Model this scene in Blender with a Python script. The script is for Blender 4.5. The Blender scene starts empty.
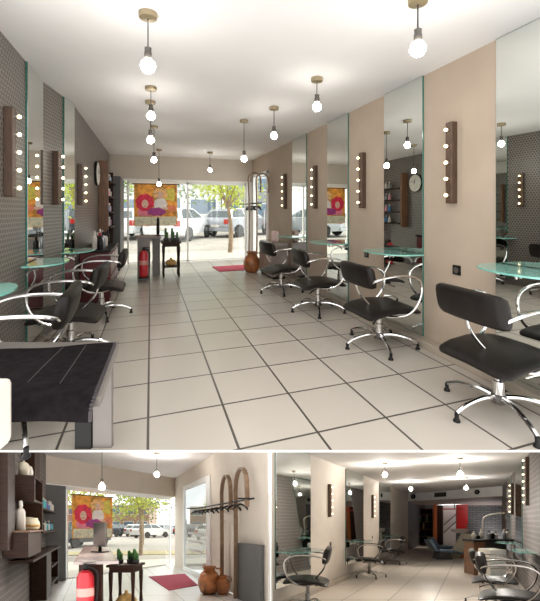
import bpy, bmesh, math, random
from mathutils import Vector
random.seed(4)
PI = math.pi
C = bpy.context.scene.collection
R = math.radians

# ------------------------------------------------------------------ frames
# The upper salon is laid out in world axes. The two lower rooms have raked (sloping)
# floors and ceilings: everything in them stands on the slope, upright.
YAW = R(18.46)
S_, C_ = math.sin(YAW), math.cos(YAW)
EYE = 1.239

class Frame:
    def __init__(s, yaw, z0, k):
        s.c, s.s, s.z0, s.k = math.cos(yaw), math.sin(yaw), z0, k
    def point(s, u, v, z):
        return (u * s.c + v * s.s, -u * s.s + v * s.c, s.z0 - s.k * v + z)
    def delta(s, u, v, z):
        return (u * s.c + v * s.s, -u * s.s + v * s.c, z - s.k * v)
TOP = Frame(0, 0, 0)
RECEPTION = Frame(YAW, EYE - 1.15, 0.882)
STYLING = Frame(YAW, EYE - 1.35, 0.8665)
FR = TOP

# ------------------------------------------------------------------ materials
def node_mat(name):
    m = bpy.data.materials.new(name); m.use_nodes = True
    nt = m.node_tree
    b = nt.nodes['Principled BSDF']
    return m, nt, b

def pos_node(nt):
    a = nt.nodes.new('ShaderNodeAttribute'); a.attribute_name = 'pos'
    return a.outputs['Vector']

MATS = {}
def mat(name, col, rough=.5, metal=0, noise=0, nscale=8, emit=None, estr=0, spec=.5, bump=0, coat=0, stretch=(1, 1, 1)):
    if name in MATS: return MATS[name]
    m, nt, b = node_mat(name)
    b.inputs['Roughness'].default_value = rough
    b.inputs['Metallic'].default_value = metal
    b.inputs['Specular IOR Level'].default_value = spec
    b.inputs['Coat Weight'].default_value = coat
    mp = nt.nodes.new('ShaderNodeMapping'); mp.inputs['Scale'].default_value = stretch
    nt.links.new(pos_node(nt), mp.inputs[0])
    n = nt.nodes.new('ShaderNodeTexNoise'); n.inputs['Scale'].default_value = nscale
    n.inputs['Detail'].default_value = 4
    nt.links.new(mp.outputs[0], n.inputs['Vector'])
    r = nt.nodes.new('ShaderNodeMapRange')
    r.inputs['From Min'].default_value = .3; r.inputs['From Max'].default_value = .7
    r.inputs['To Min'].default_value = 1 - noise; r.inputs['To Max'].default_value = 1 + noise
    nt.links.new(n.outputs['Fac'], r.inputs['Value'])
    mx = nt.nodes.new('ShaderNodeVectorMath'); mx.operation = 'SCALE'
    mx.inputs[0].default_value = col
    nt.links.new(r.outputs[0], mx.inputs['Scale'])
    nt.links.new(mx.outputs[0], b.inputs['Base Color'])
    if bump:
        bp = nt.nodes.new('ShaderNodeBump'); bp.inputs['Strength'].default_value = bump
        bp.inputs['Distance'].default_value = .01
        nt.links.new(n.outputs['Fac'], bp.inputs['Height']); nt.links.new(bp.outputs[0], b.inputs['Normal'])
    if emit:
        b.inputs['Emission Color'].default_value = (*emit, 1); b.inputs['Emission Strength'].default_value = estr
    MATS[name] = m
    return m

def mth(nt, op, a, b=None, c=None):
    n = nt.nodes.new('ShaderNodeMath'); n.operation = op
    for i, v in enumerate((a, b, c)):
        if v is None: continue
        if isinstance(v, (int, float)): n.inputs[i].default_value = v
        else: nt.links.new(v, n.inputs[i])
    return n.outputs[0]

def tile_mat(name, du, dv, ou, ov, rot, col, grout, g=.012, rough=.28):
    m, nt, b = node_mat(name)
    sp = nt.nodes.new('ShaderNodeSeparateXYZ'); nt.links.new(pos_node(nt), sp.inputs[0])
    x, y = sp.outputs[0], sp.outputs[1]
    # coordinates along the two tile directions (a and b are rows of the inverse matrix)
    (a0, a1), (b0, b1) = rot
    u = mth(nt, 'ADD', mth(nt, 'MULTIPLY', x, a0), mth(nt, 'MULTIPLY', y, a1))
    v = mth(nt, 'ADD', mth(nt, 'MULTIPLY', x, b0), mth(nt, 'MULTIPLY', y, b1))
    u = mth(nt, 'DIVIDE', mth(nt, 'SUBTRACT', u, ou), du)
    v = mth(nt, 'DIVIDE', mth(nt, 'SUBTRACT', v, ov), dv)
    fu, fv = mth(nt, 'FRACT', u), mth(nt, 'FRACT', v)
    du_ = mth(nt, 'MULTIPLY', mth(nt, 'MINIMUM', fu, mth(nt, 'SUBTRACT', 1, fu)), du)
    dv_ = mth(nt, 'MULTIPLY', mth(nt, 'MINIMUM', fv, mth(nt, 'SUBTRACT', 1, fv)), dv)
    d = mth(nt, 'MINIMUM', du_, dv_)
    mask = mth(nt, 'LESS_THAN', d, g / 2)
    cv = nt.nodes.new('ShaderNodeCombineXYZ')
    nt.links.new(mth(nt, 'FLOOR', u), cv.inputs[0]); nt.links.new(mth(nt, 'FLOOR', v), cv.inputs[1])
    wn = nt.nodes.new('ShaderNodeTexWhiteNoise'); wn.noise_dimensions = '3D'; nt.links.new(cv.outputs[0], wn.inputs['Vector'])
    ns = nt.nodes.new('ShaderNodeTexNoise'); ns.inputs['Scale'].default_value = 5; ns.inputs['Detail'].default_value = 5
    nt.links.new(pos_node(nt), ns.inputs['Vector'])
    sc = mth(nt, 'ADD', mth(nt, 'MULTIPLY', wn.outputs['Value'], .07), mth(nt, 'ADD', mth(nt, 'MULTIPLY', ns.outputs['Fac'], .05), .94))
    v1 = nt.nodes.new('ShaderNodeVectorMath'); v1.operation = 'SCALE'; v1.inputs[0].default_value = col
    nt.links.new(sc, v1.inputs['Scale'])
    mx = nt.nodes.new('ShaderNodeMix'); mx.data_type = 'RGBA'
    nt.links.new(mask, mx.inputs['Factor']); nt.links.new(v1.outputs[0], mx.inputs['A']); mx.inputs['B'].default_value = (*grout, 1)
    nt.links.new(mx.outputs['Result'], b.inputs['Base Color'])
    rr = mth(nt, 'ADD', mth(nt, 'MULTIPLY', mask, .4), mth(nt, 'ADD', mth(nt, 'MULTIPLY', ns.outputs['Fac'], .06), rough - .03))
    b.inputs['Roughness'].default_value = rough
    b.inputs['Specular IOR Level'].default_value = .45
    MATS[name] = m
    return m

def hex_mat(name, size, col, line, lw=.12, rough=.35):
    m, nt, b = node_mat(name)
    sp = nt.nodes.new('ShaderNodeSeparateXYZ'); nt.links.new(pos_node(nt), sp.inputs[0])
    x = mth(nt, 'DIVIDE', sp.outputs[0], size); z = mth(nt, 'DIVIDE', sp.outputs[2], size)
    q = math.sqrt(3)
    def cell(ox, oz):
        a = mth(nt, 'SUBTRACT', mth(nt, 'FRACT', mth(nt, 'ADD', x, ox)), .5)
        c = mth(nt, 'MULTIPLY', mth(nt, 'SUBTRACT', mth(nt, 'FRACT', mth(nt, 'DIVIDE', mth(nt, 'ADD', z, oz), q)), .5), q)
        a, c = mth(nt, 'ABSOLUTE', a), mth(nt, 'ABSOLUTE', c)
        return mth(nt, 'MAXIMUM', a, mth(nt, 'ADD', mth(nt, 'MULTIPLY', a, .5), mth(nt, 'MULTIPLY', c, q / 2)))
    d = mth(nt, 'MINIMUM', cell(0, 0), cell(.5, q / 2))
    mask = mth(nt, 'GREATER_THAN', d, .5 - lw)
    ns = nt.nodes.new('ShaderNodeTexNoise'); ns.inputs['Scale'].default_value = 9
    nt.links.new(pos_node(nt), ns.inputs['Vector'])
    v1 = nt.nodes.new('ShaderNodeVectorMath'); v1.operation = 'SCALE'; v1.inputs[0].default_value = col
    nt.links.new(mth(nt, 'ADD', mth(nt, 'MULTIPLY', ns.outputs['Fac'], .6), .7), v1.inputs['Scale'])
    mx = nt.nodes.new('ShaderNodeMix'); mx.data_type = 'RGBA'
    nt.links.new(mask, mx.inputs['Factor']); nt.links.new(v1.outputs[0], mx.inputs['A']); mx.inputs['B'].default_value = (*line, 1)
    nt.links.new(mx.outputs['Result'], b.inputs['Base Color'])
    b.inputs['Roughness'].default_value = rough
    MATS[name] = m
    return m

def grid_mat(name, su, sz, frac, col, line, rough=.6, metal=0):
    """bricks / cladding / window rows: rectangular pattern on pos.x, pos.z"""
    m, nt, b = node_mat(name)
    t = nt.nodes.new('ShaderNodeTexBrick')
    sp = nt.nodes.new('ShaderNodeSeparateXYZ'); nt.links.new(pos_node(nt), sp.inputs[0])
    cb = nt.nodes.new('ShaderNodeCombineXYZ')
    nt.links.new(sp.outputs[0], cb.inputs[0]); nt.links.new(sp.outputs[2], cb.inputs[1])
    nt.links.new(cb.outputs[0], t.inputs['Vector'])
    t.inputs['Scale'].default_value = 1; t.inputs['Brick Width'].default_value = su; t.inputs['Row Height'].default_value = sz
    t.inputs['Mortar Size'].default_value = frac
    t.inputs['Color1'].default_value = (*col, 1); t.inputs['Color2'].default_value = (*[c * .72 for c in col], 1)
    t.inputs['Mortar'].default_value = (*line, 1)
    nt.links.new(t.outputs['Color'], b.inputs['Base Color'])
    b.inputs['Roughness'].default_value = rough; b.inputs['Metallic'].default_value = metal
    MATS[name] = m
    return m

def pane_mat(name, tint, gloss=.08, rough=.0):
    m = bpy.data.materials.new(name); m.use_nodes = True; nt = m.node_tree; nt.nodes.clear()
    o = nt.nodes.new('ShaderNodeOutputMaterial'); t = nt.nodes.new('ShaderNodeBsdfTransparent'); g = nt.nodes.new('ShaderNodeBsdfGlossy')
    t.inputs[0].default_value = (*tint, 1); g.inputs['Roughness'].default_value = rough
    x = nt.nodes.new('ShaderNodeMixShader'); x.inputs[0].default_value = gloss
    nt.links.new(t.outputs[0], x.inputs[1]); nt.links.new(g.outputs[0], x.inputs[2]); nt.links.new(x.outputs[0], o.inputs[0])
    MATS[name] = m
    return m

WHITE = mat('ceiling_paint', (.83, .81, .79), .8, noise=.02, nscale=2)
TRIMW = mat('white_trim', (.87, .87, .85), .45, noise=.02)
BEIGE = mat('beige_wall_paint', (.43, .345, .268), .7, noise=.05, nscale=3, bump=.05)
HEADER = mat('header_paint', (.56, .49, .41), .75, noise=.03, nscale=3)
LBEIGE = mat('pale_wall_paint', (.66, .59, .51), .7, noise=.04, nscale=3)
SKIRT = mat('skirting_tile', (.42, .36, .29), .35, noise=.08, nscale=6)
HEX = hex_mat('hexagon_tile', .042, (.085, .075, .068), (.29, .26, .225), .085)
HEX2 = hex_mat('hexagon_tile_dark', .10, (.10, .085, .078), (.22, .19, .17), .09, .65)
PILLAR = mat('charcoal_paint', (.085, .085, .085), .5, noise=.1)
DWOOD = mat('dark_wood', (.030, .013, .008), .5, noise=.4, nscale=6, stretch=(1, 1, 8), spec=.2)
MWOOD = mat('brown_wood', (.16, .075, .035), .45, noise=.35, nscale=6, stretch=(8, 8, 1))
LWOOD = mat('pale_bent_wood', (.22, .14, .085), .5, noise=.25, nscale=10)
CHROME = mat('chrome', (.72, .71, .70), .14, 1, noise=.03)
STEEL = mat('brushed_steel', (.55, .55, .54), .3, 1, noise=.05)
LEATHER = mat('black_leather', (.010, .0075, .0065), .40, noise=.25, nscale=14, bump=.10, spec=.22)
BLACK = mat('black_plastic', (.008, .008, .008), .45, noise=.2, spec=.25)
MIRROR = mat('mirror_silver', (.86, .89, .86), .0, 1, noise=0)
def raked_mirror(name, nu, nv, k):
    # shading normal tilted with the rake, glass stays upright; reflections show the room level
    m, nt, b = node_mat(name)
    b.inputs['Base Color'].default_value = (.86, .89, .86, 1); b.inputs['Metallic'].default_value = 1; b.inputs['Roughness'].default_value = .02
    n = nt.nodes.new('ShaderNodeVectorMath'); n.operation = 'NORMALIZE'
    n.inputs[0].default_value = (nu * C_ + nv * S_, -nu * S_ + nv * C_, -k * nv)
    nt.links.new(n.outputs[0], b.inputs['Normal'])
    return m
MIRROR_L = raked_mirror('mirror_silver_left', .8676, -.4971, .8665)
MIRROR_R = raked_mirror('mirror_silver_right', -.8676, .4971, .8665)
GEDGE = mat('green_glass_edge', (.03, .16, .12), .1, noise=.05)
TEAL = mat('teal_glass', (.22, .55, .47), .12, noise=.05, spec=.7, coat=.5)
BRASS = mat('canopy_brass', (.36, .29, .18), .35, .6, noise=.08)
CORD = mat('dark_cord', (.03, .027, .025), .6, noise=.1)
SOCK = mat('lamp_socket', (.08, .07, .06), .4, noise=.1)
BULB = mat('lit_bulb', (1, .97, .9), .3, emit=(1, .96, .90), estr=44)
BULB2 = mat('lit_bulb_lower_room', (1, .97, .9), .3, emit=(1, .95, .88), estr=450)
BULB3 = mat('lit_bulb_window_room', (1, .97, .9), .3, emit=(1, .95, .88), estr=250)
WBULB = mat('warm_small_bulb', (1, .85, .6), .3, emit=(1, .78, .45), estr=6)
STRIPM = mat('strip_lamp_wood', (.075, .042, .026), .4, noise=.3, nscale=12, stretch=(8, 8, 1))
TOWEL = mat('black_towel', (.009, .007, .008), .9, noise=.35, nscale=26, bump=.6, spec=.08)
STITCH = mat('towel_stitch', (.05, .042, .045), .9, noise=.1)
GDESK = mat('grey_desk_laminate', (.17, .15, .135), .35, noise=.15, nscale=5)
WPLAST = mat('white_plastic', (.66, .61, .54), .45, noise=.03)
RED = mat('red_enamel', (.50, .02, .03), .3, noise=.05)
REDP = mat('red_paint', (.75, .02, .02), .4, noise=.05)
MAT_R = mat('crimson_mat_pile', (.42, .05, .09), .9, noise=.2, nscale=40, bump=.3)
JUG = mat('glazed_brown_pottery', (.36, .13, .045), .25, noise=.5, nscale=7)
GREEN = mat('cactus_green', (.05, .13, .035), .6, noise=.3, nscale=20)
LEAF = mat('yellow_green_leaf', (.50, .58, .06), .6, noise=.35, nscale=3)
LEAFD = mat('dark_green_leaf', (.16, .26, .06), .6, noise=.35, nscale=3)
BARK = mat('tree_bark', (.30, .22, .15), .9, noise=.3, nscale=12, bump=.4)
ASPH = mat('pale_asphalt', (.40, .37, .33), .9, noise=.15, nscale=1.5)
KERB = mat('kerb_stone', (.62, .57, .50), .8, noise=.1)
VERGE = mat('dry_verge', (.42, .36, .20), .95, noise=.3, nscale=5)
CARW = mat('white_car_paint', (.74, .76, .78), .2, noise=.02, coat=.6)
CARS = mat('silver_car_paint', (.34, .36, .39), .2, .3, noise=.02, coat=.6)
CARD = mat('dark_car_paint', (.035, .045, .06), .2, .2, noise=.02, coat=.6)
CGLASS = mat('car_glass', (.05, .07, .08), .05, noise=.02, spec=.8)
TYRE = mat('tyre_rubber', (.02, .02, .02), .8, noise=.1)
TAIL = mat('tail_light', (.45, .02, .01), .2, noise=.05)
PANE = pane_mat('window_pane', (.96, .98, .97), .05)
VASEG = pane_mat('vase_glass', (.80, .88, .85), .16)
FACB = grid_mat('brick_facade', .5, .16, .01, (.40, .22, .14), (.45, .38, .32))
FACW = mat('white_facade', (.62, .64, .65), .8, noise=.04)
FACG = mat('grey_facade', (.24, .25, .26), .8, noise=.08)
FWIN = mat('facade_window', (.14, .20, .27), .1, noise=.2, nscale=.6)
FROST = mat('frosted_film', (.62, .66, .66), .5, noise=.03)
STONE = grid_mat('stone_cladding', .42, .10, .012, (.17, .165, .165), (.035, .033, .033), .75)
ORANGE = mat('orange_paint', (.62, .17, .05), .5, noise=.08)
CREAM = mat('cream_lacquer', (.72, .66, .50), .35, noise=.04)
BLUEG = mat('blue_grey_vinyl', (.17, .26, .36), .3, noise=.1, spec=.6)
BURG = mat('burgundy_lacquer', (.12, .018, .02), .3, noise=.2)
DESKTOP = mat('mauve_grey_desktop', (.40, .33, .31), .25, noise=.08)
PUMP = mat('ochre_basket', (.50, .30, .10), .7, noise=.3, nscale=18)

# ------------------------------------------------------------------ mesh builder
class M:
    def __init__(s, smooth=False):
        s.v, s.f, s.p, s.smooth = [], [], None, smooth
    def add(s, vs, fs):
        o = len(s.v); s.v += [tuple(v) for v in vs]; s.f += [tuple(i + o for i in f) for f in fs]
        return s
    def box(s, x0, y0, z0, x1, y1, z1, bev=0):
        if bev:
            bm = bmesh.new()
            bmesh.ops.create_cube(bm, size=1)
            for v in bm.verts:
                v.co = Vector(((x0 + x1) / 2 + v.co.x * (x1 - x0), (y0 + y1) / 2 + v.co.y * (y1 - y0), (z0 + z1) / 2 + v.co.z * (z1 - z0)))
            bmesh.ops.bevel(bm, geom=bm.edges[:], offset=bev, segments=2, affect='EDGES', profile=.5)
            bm.verts.index_update()
            s.add([v.co[:] for v in bm.verts], [[v.index for v in f.verts] for f in bm.faces]); bm.free()
            return s
        return s.add([(x0, y0, z0), (x1, y0, z0), (x1, y1, z0), (x0, y1, z0), (x0, y0, z1), (x1, y0, z1), (x1, y1, z1), (x0, y1, z1)],
                     [(0, 3, 2, 1), (4, 5, 6, 7), (0, 1, 5, 4), (1, 2, 6, 5), (2, 3, 7, 6), (3, 0, 4, 7)])
    def prism(s, poly, z0, z1):
        a = sum(poly[i][0] * poly[(i + 1) % len(poly)][1] - poly[(i + 1) % len(poly)][0] * poly[i][1] for i in range(len(poly)))
        if a < 0: poly = poly[::-1]
        n = len(poly)
        return s.add([(x, y, z0) for x, y in poly] + [(x, y, z1) for x, y in poly],
                     [tuple(range(n))[::-1], tuple(range(n, 2 * n))] + [(i, (i + 1) % n, n + (i + 1) % n, n + i) for i in range(n)])
    def extr(s, poly, y0, y1):
        """poly of (x, z), extruded along y"""
        n = len(poly)
        a = sum(poly[i][0] * poly[(i + 1) % n][1] - poly[(i + 1) % n][0] * poly[i][1] for i in range(n))
        if a > 0: poly = poly[::-1]
        return s.add([(x, y0, z) for x, z in poly] + [(x, y1, z) for x, z in poly],
                     [tuple(range(n))[::-1], tuple(range(n, 2 * n))] + [(i, (i + 1) % n, n + (i + 1) % n, n + i) for i in range(n)])
    def lathe(s, prof, n=20, cx=0, cy=0, cz=0):
        vs, fs = [], []
        for r, z in prof:
            for i in range(n):
                a = 2 * PI * i / n; vs.append((cx + r * math.cos(a), cy + r * math.sin(a), cz + z))
        for j in range(len(prof) - 1):
            for i in range(n):
                k = (i + 1) % n; fs.append((j * n + i, j * n + k, (j + 1) * n + k, (j + 1) * n + i))
        fs.append(tuple(range(n))[::-1]); fs.append(tuple(range((len(prof) - 1) * n, len(prof) * n)))
        return s.add(vs, fs)
    def tube(s, pts, r, n=8, smooth=4):
        pts = [Vector(p) for p in pts]
        if smooth and len(pts) > 2:
            q = []
            for i in range(len(pts) - 1):
                p0, p1, p2, p3 = pts[max(i - 1, 0)], pts[i], pts[i + 1], pts[min(i + 2, len(pts) - 1)]
                for k in range(smooth):
                    t = k / smooth
                    q.append(.5 * ((2 * p1) + (p2 - p0) * t + (2 * p0 - 5 * p1 + 4 * p2 - p3) * t * t + (3 * p1 - p0 - 3 * p2 + p3) * t ** 3))
            q.append(pts[-1]); pts = q
        rs = r if isinstance(r, (list, tuple)) else None
        vs, fs = [], []
        up = Vector((0, 0, 1))
        t0 = (pts[1] - pts[0]).normalized()
        a = t0.cross(up if abs(t0.z) < .9 else Vector((1, 0, 0))).normalized()
        for i, p in enumerate(pts):
            t = (pts[min(i + 1, len(pts) - 1)] - pts[max(i - 1, 0)]).normalized()
            a = (a - t * a.dot(t)).normalized(); b = t.cross(a)
            rr = (rs[0] + (rs[1] - rs[0]) * i / (len(pts) - 1)) if rs else r
            for k in range(n):
                w = 2 * PI * k / n; vs.append(p + a * (rr * math.cos(w)) + b * (rr * math.sin(w)))
        for i in range(len(pts) - 1):
            for k in range(n):
                l = (k + 1) % n; fs.append((i * n + k, i * n + l, (i + 1) * n + l, (i + 1) * n + k))
        fs.append(tuple(range(n))[::-1]); fs.append(tuple(range((len(pts) - 1) * n, len(pts) * n)))
        return s.add(vs, fs)
    def ball(s, x, y, z, r, n=14, sq=1):
        m = n // 2
        prof = [(max(1e-4, r * math.sin(PI * j / m)), -r * sq * math.cos(PI * j / m)) for j in range(m + 1)]
        return s.lathe(prof, n, x, y, z)
    def pad(s, rx, ry, th, top, ex=4, n=32, rings=5, cx=0, cy=0):
        """cushion with a superellipse outline; top(x, y) gives the upper surface"""
        vs, fs = [], []
        rad = [.25, .5, .75, .93, 1.0]
        def outline(a, q):
            c, t = math.cos(a), math.sin(a)
            return rx * q * math.copysign(abs(c) ** (2 / ex), c), ry * q * math.copysign(abs(t) ** (2 / ex), t)
        lay = [(q, 0) for q in rad[:-1]] + [(1.0, -.35), (1.0, -.7), (.93, -1), (.75, -1.05), (.4, -1.08)]
        vs.append((cx, cy, top(0, 0)))
        for q, d in lay:
            for i in range(n):
                x, y = outline(2 * PI * i / n, q)
                vs.append((cx + x, cy + y, top(x, y) + d * th))
        vs.append((cx, cy, top(0, 0) - 1.08 * th))
        for i in range(n): fs.append((0, 1 + i, 1 + (i + 1) % n))
        for j in range(len(lay) - 1):
            for i in range(n):
                k = (i + 1) % n; fs.append((1 + j * n + i, 1 + (j + 1) * n + i, 1 + (j + 1) * n + k, 1 + j * n + k))
        e = len(vs) - 1; b = 1 + (len(lay) - 1) * n
        for i in range(n): fs.append((e, b + (i + 1) % n, b + i))
        return s.add(vs, fs)
    def scale(s, q):
        s.v = [(x * q, y * q, z * q) for x, y, z in s.v]; return s

def link(name, m, material, parent=None, th=None):
    """th = (frame, rz, loc): baked placement of the thing this part belongs to"""
    fr, rz, bake = th
    me = bpy.data.meshes.new(name)
    if bake:
        c, s = math.cos(rz), math.sin(rz)
        vs = [fr.delta(x * c - y * s, x * s + y * c, z) for x, y, z in m.v]
    else: vs = m.v
    me.from_pydata(vs, [], m.f)
    at = me.attributes.new('pos', 'FLOAT_VECTOR', 'POINT')
    src = m.p if m.p else m.v
    at.data.foreach_set('vector', [q for p in src for q in p])
    me.materials.append(material)
    if m.smooth: me.polygons.foreach_set('use_smooth', [True] * len(me.polygons))
    me.update()
    if m.smooth: me.set_sharp_from_angle(angle=R(40))
    o = bpy.data.objects.new(name, me); C.objects.link(o)
    if parent: o.parent = parent
    return o

class Thing:
    """an Empty at the thing's base with its parts below it"""
    def __init__(s, name, label, cat, loc, rz=0, group=None, kind=None):
        s.fr, s.rz = FR, rz
        s.bake = FR is not TOP
        o = s.o = bpy.data.objects.new(name, None); C.objects.link(o)
        o.empty_display_size = .1
        o.location = FR.point(*loc)
        if not s.bake: o.rotation_euler = (0, 0, rz)
        if label: o['label'] = label
        if cat: o['category'] = cat
        if group: o['group'] = group
        if kind: o['kind'] = kind
    def part(s, name, m, material, parent=None, label=None):
        o = link(name, m, material, parent or s.o, (s.fr, s.rz, s.bake))
        if label: o['label'] = label
        return o

def solo(name, label, cat, m, material, loc, rz=0, group=None, kind=None):
    bake = FR is not TOP
    o = link(name, m, material, None, (FR, rz, bake))
    o.location = FR.point(*loc)
    if not bake: o.rotation_euler = (0, 0, rz)
    if label: o['label'] = label
    if cat: o['category'] = cat
    if group: o['group'] = group
    if kind: o['kind'] = kind
    return o

def structure(name, m, material, loc=(0, 0, 0)):
    return solo(name, None, None, m, material, loc, kind='structure')

def wall_mesh(p0, p1, z0, z1, th=.1, m=None):
    """upright slab; its seen face runs p0 -> p1, thickness goes to the left of that direction. pos = (along, across, z)"""
    m = m or M()
    if m.p is None: m.p = []
    d = Vector((p1[0] - p0[0], p1[1] - p0[1])); L = d.length; d /= L; n = Vector((-d.y, d.x)) * th
    P = [(p0[0], p0[1]), (p1[0], p1[1]), (p1[0] + n.x, p1[1] + n.y), (p0[0] + n.x, p0[1] + n.y)]
    A = [(0, 0), (L, 0), (L, th), (0, th)]
    # offset along the run so neighbouring pieces carry the pattern on
    off = p0[1]
    m.add([(x, y, z) for z in (z0, z1) for x, y in P], [(0, 3, 2, 1), (4, 5, 6, 7), (0, 1, 5, 4), (1, 2, 6, 5), (2, 3, 7, 6), (3, 0, 4, 7)])
    m.p += [(a + off, b, z) for z in (z0, z1) for a, b in A]
    return m

# ------------------------------------------------------------------ things used in all three rooms
CHAIRS = 'salon styling chairs'
def salon_chair(loc, rz, label, q=1.0, lift=0.0, group=None, spin=0.0):
    """forward is +x; the back pad stands at -x"""
    t = Thing('styling_chair', label, 'chair', loc, rz, group)
    def P(name, m, mt, parent=None): return t.part(name, m.scale(q), mt, parent)
    L = lift
    def top(x, y):
        return .395 + L - .50 * max(0, x - .02) ** 2 - .75 * x * x * (x < 0) - .18 * y * y
    P('seat', M(True).pad(.272, .262, .036, top, ex=8, n=56, cx=.012), LEATHER)
    # back pad: a thick roll, slightly curved round the sitter
    b = M(True); n = 16; vs, fs = [], []
    st = [(-1, .02), (-.985, .5), (-.94, .78), (-.8, .95), (-.4, 1), (0, 1), (.4, 1), (.8, .95), (.94, .78), (.985, .5), (1, .02)]
    for w, sc in st:
        for k in range(n):
            a = 2 * PI * k / n
            ca, sa = math.cos(a), math.sin(a)
            x = .042 * sc * math.copysign(abs(ca) ** .7, ca); z = .102 * (.55 + .45 * sc) * sc ** .25 * math.copysign(abs(sa) ** .6, sa)
            vs.append((-.245 + x - .20 * z + .015 * w * w, .25 * w, .668 + L + z))
    for j in range(len(st) - 1):
        for k in range(n):
            l = (k + 1) % n; fs.append((j * n + k, j * n + l, (j + 1) * n + l, (j + 1) * n + k))
    fs += [tuple(range(n))[::-1], tuple(range((len(st) - 1) * n, len(st) * n))]
    P('backrest', b.add(vs, fs), LEATHER)
    for sy in (-1, 1):
        y = sy * .265
        arm = M(True).tube([(-.235, sy * .225, .62 + L), (-.20, y, .655 + L), (-.06, y, .675 + L), (.11, y, .672 + L), (.225, y, .625 + L), (.25, y, .53 + L),
                            (.20, y, .41 + L), (.10, y * .98, .335 + L), (-.02, y * .8, .318 + L), (-.10, sy * .1, .315 + L)], .0115, 8)
        P('armrest', arm, CHROME)
    P('back_support', M(True).tube([(-.235, .03, .60 + L), (-.20, .03, .50 + L), (-.12, .02, .40 + L), (-.05, .0, .335 + L)], .010, 8), CHROME)
    P('seat_plate', M().box(-.13, -.10, .295 + L, .13, .10, .315 + L, .006), BLACK)
    P('column', M(True).lathe([(.034, .09), (.034, .20), (.027, .205), (.027, .30 + L)], 20), CHROME)
    P('hub', M(True).lathe([(.02, .06), (.045, .065), (.05, .09), (.04, .115), (.034, .12)], 20), SOCK)
    P('lever', M(True).tube([(0, -.03, .29 + L), (-.10, -.10, .275 + L), (-.16, -.14, .25 + L)], .007, 6), BLACK)
    for k in range(5):
        a = spin + R(35 + 72 * k)
        c, s = math.cos(a), math.sin(a)
        leg = P('leg', M(True).tube([(.03 * c, .03 * s, .098), (.13 * c, .13 * s, .108), (.25 * c, .25 * s, .088), (.33 * c, .33 * s, .052)], (.018, .012), 8), CHROME)
        P('glide', M(True).lathe([(.021, 0), (.021, .008), (.012, .022), (.014, .052)], 12, .33 * c, .33 * s), BLACK, leg)
    return t

def pendant(loc, zb, label, cz, group, power, q=1.0, canopy=True):
    """loc = ceiling point; zb = bulb centre height"""
    u, v, zc = loc
    t = Thing('pendant_lamp', label, 'lamp', loc, 0, group)
    h = zc - zb
    if canopy: t.part('canopy', M(True).lathe([(.055, 0), (.058, -.012), (.055, -.034), (.02, -.04)][::-1], 24), BRASS)
    t.part('cord', M(True).tube([(0, 0, 0), (0, 0, -h + .11)], .0045, 6, 0), CORD)
    t.part('socket', M(True).lathe([(.02, -h + .045), (.024, -h + .052), (.024, -h + .085), (.02, -h + .09), (.022, -h + .115), (.006, -h + .12)], 18), SOCK)
    m = M(True); r = .037 * q
    prof = []
    for j in range(13):
        a = PI * j / 12
        rr = r * math.sin(a); z = -r * math.cos(a)
        if z > r * .55: rr = max(rr, .019)
        prof.append((max(rr, .0005), z))
    prof.append((.017, r + .012))
    t.part('bulb', m.lathe(prof, 22, 0, 0, -h), BULB if FR is TOP else BULB3 if FR is RECEPTION else BULB2)
    return t

def strip_lamp(loc, rz, label, h=.68, q=1.0, group='bulb strip lamps', n=5, side=None):
    """backboard on the wall at x<=0, bulbs towards +x"""
    t = Thing('strip_wall_lamp', label, 'lamp', loc, rz, group)
    t.part('backboard', M().box(0, -.035, 0, .06, .035, h, .006), STRIPM)
    for i in range(n):
        z = h * (i + .5) / n
        s = t.part('bulb_holder', M(True).tube([(.055, 0, z), (.078, 0, z)], .012, 10, 0), STEEL)
        t.part('bulb', M(True).ball(.090, 0, z, .014, 12), WBULB, s)
    return t

def mirror(name_label, loc, rz, w, h, group='tall wall mirrors'):
    """glass against the wall, facing +x"""
    t = Thing('wall_mirror', name_label, 'mirror', loc, rz, group)
    t.part('mirror_glass', M().box(.0125, -w / 2 + .004, .004, .016, w / 2 - .004, h - .004), MIRROR if FR is TOP else MIRROR_L if math.cos(rz) > 0 else MIRROR_R)
    t.part('edge', M().box(.001, -w / 2, 0, .0125, w / 2, h), GEDGE)
    return t

def glass_shelf(loc, rz, label, w=.62, d=.32, group='green glass shelves below the mirrors'):
    t = Thing('glass_shelf', label, 'shelf', loc, rz, group)
    poly = [(0.02, -w / 2), *[(.02 + (d - .02) * math.sin(R(a)) ** .6, -w / 2 * math.cos(R(a))) for a in range(15, 180, 15)], (0.02, w / 2)]
    t.part('glass_top', M().prism(poly, -.012, 0), TEAL)
    for y in (-w / 4, w / 4):
        t.part('bracket', M(True).tube([(.018, y, -.09), (.05, y, -.05), (.16, y, -.02)], .009, 6), STEEL)
    return t

def bottle(loc, label, h, r, mt, kind=0, group='product bottles'):
    t = Thing('product_bottle', label, 'bottle', loc, 0, group)
    t.part('flask', M(True).lathe([(r * .9, 0), (r, .006), (r, h * .62), (r * .8, h * .7), (r * .35, h * .76), (r * .35, h * .8)], 14), mt)
    t.part('cap', M(True).lathe([(r * .42, h * .78), (r * .42, h * .95), (r * .3, h)], 12), BLACK if kind else WPLAST)
    return t

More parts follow.
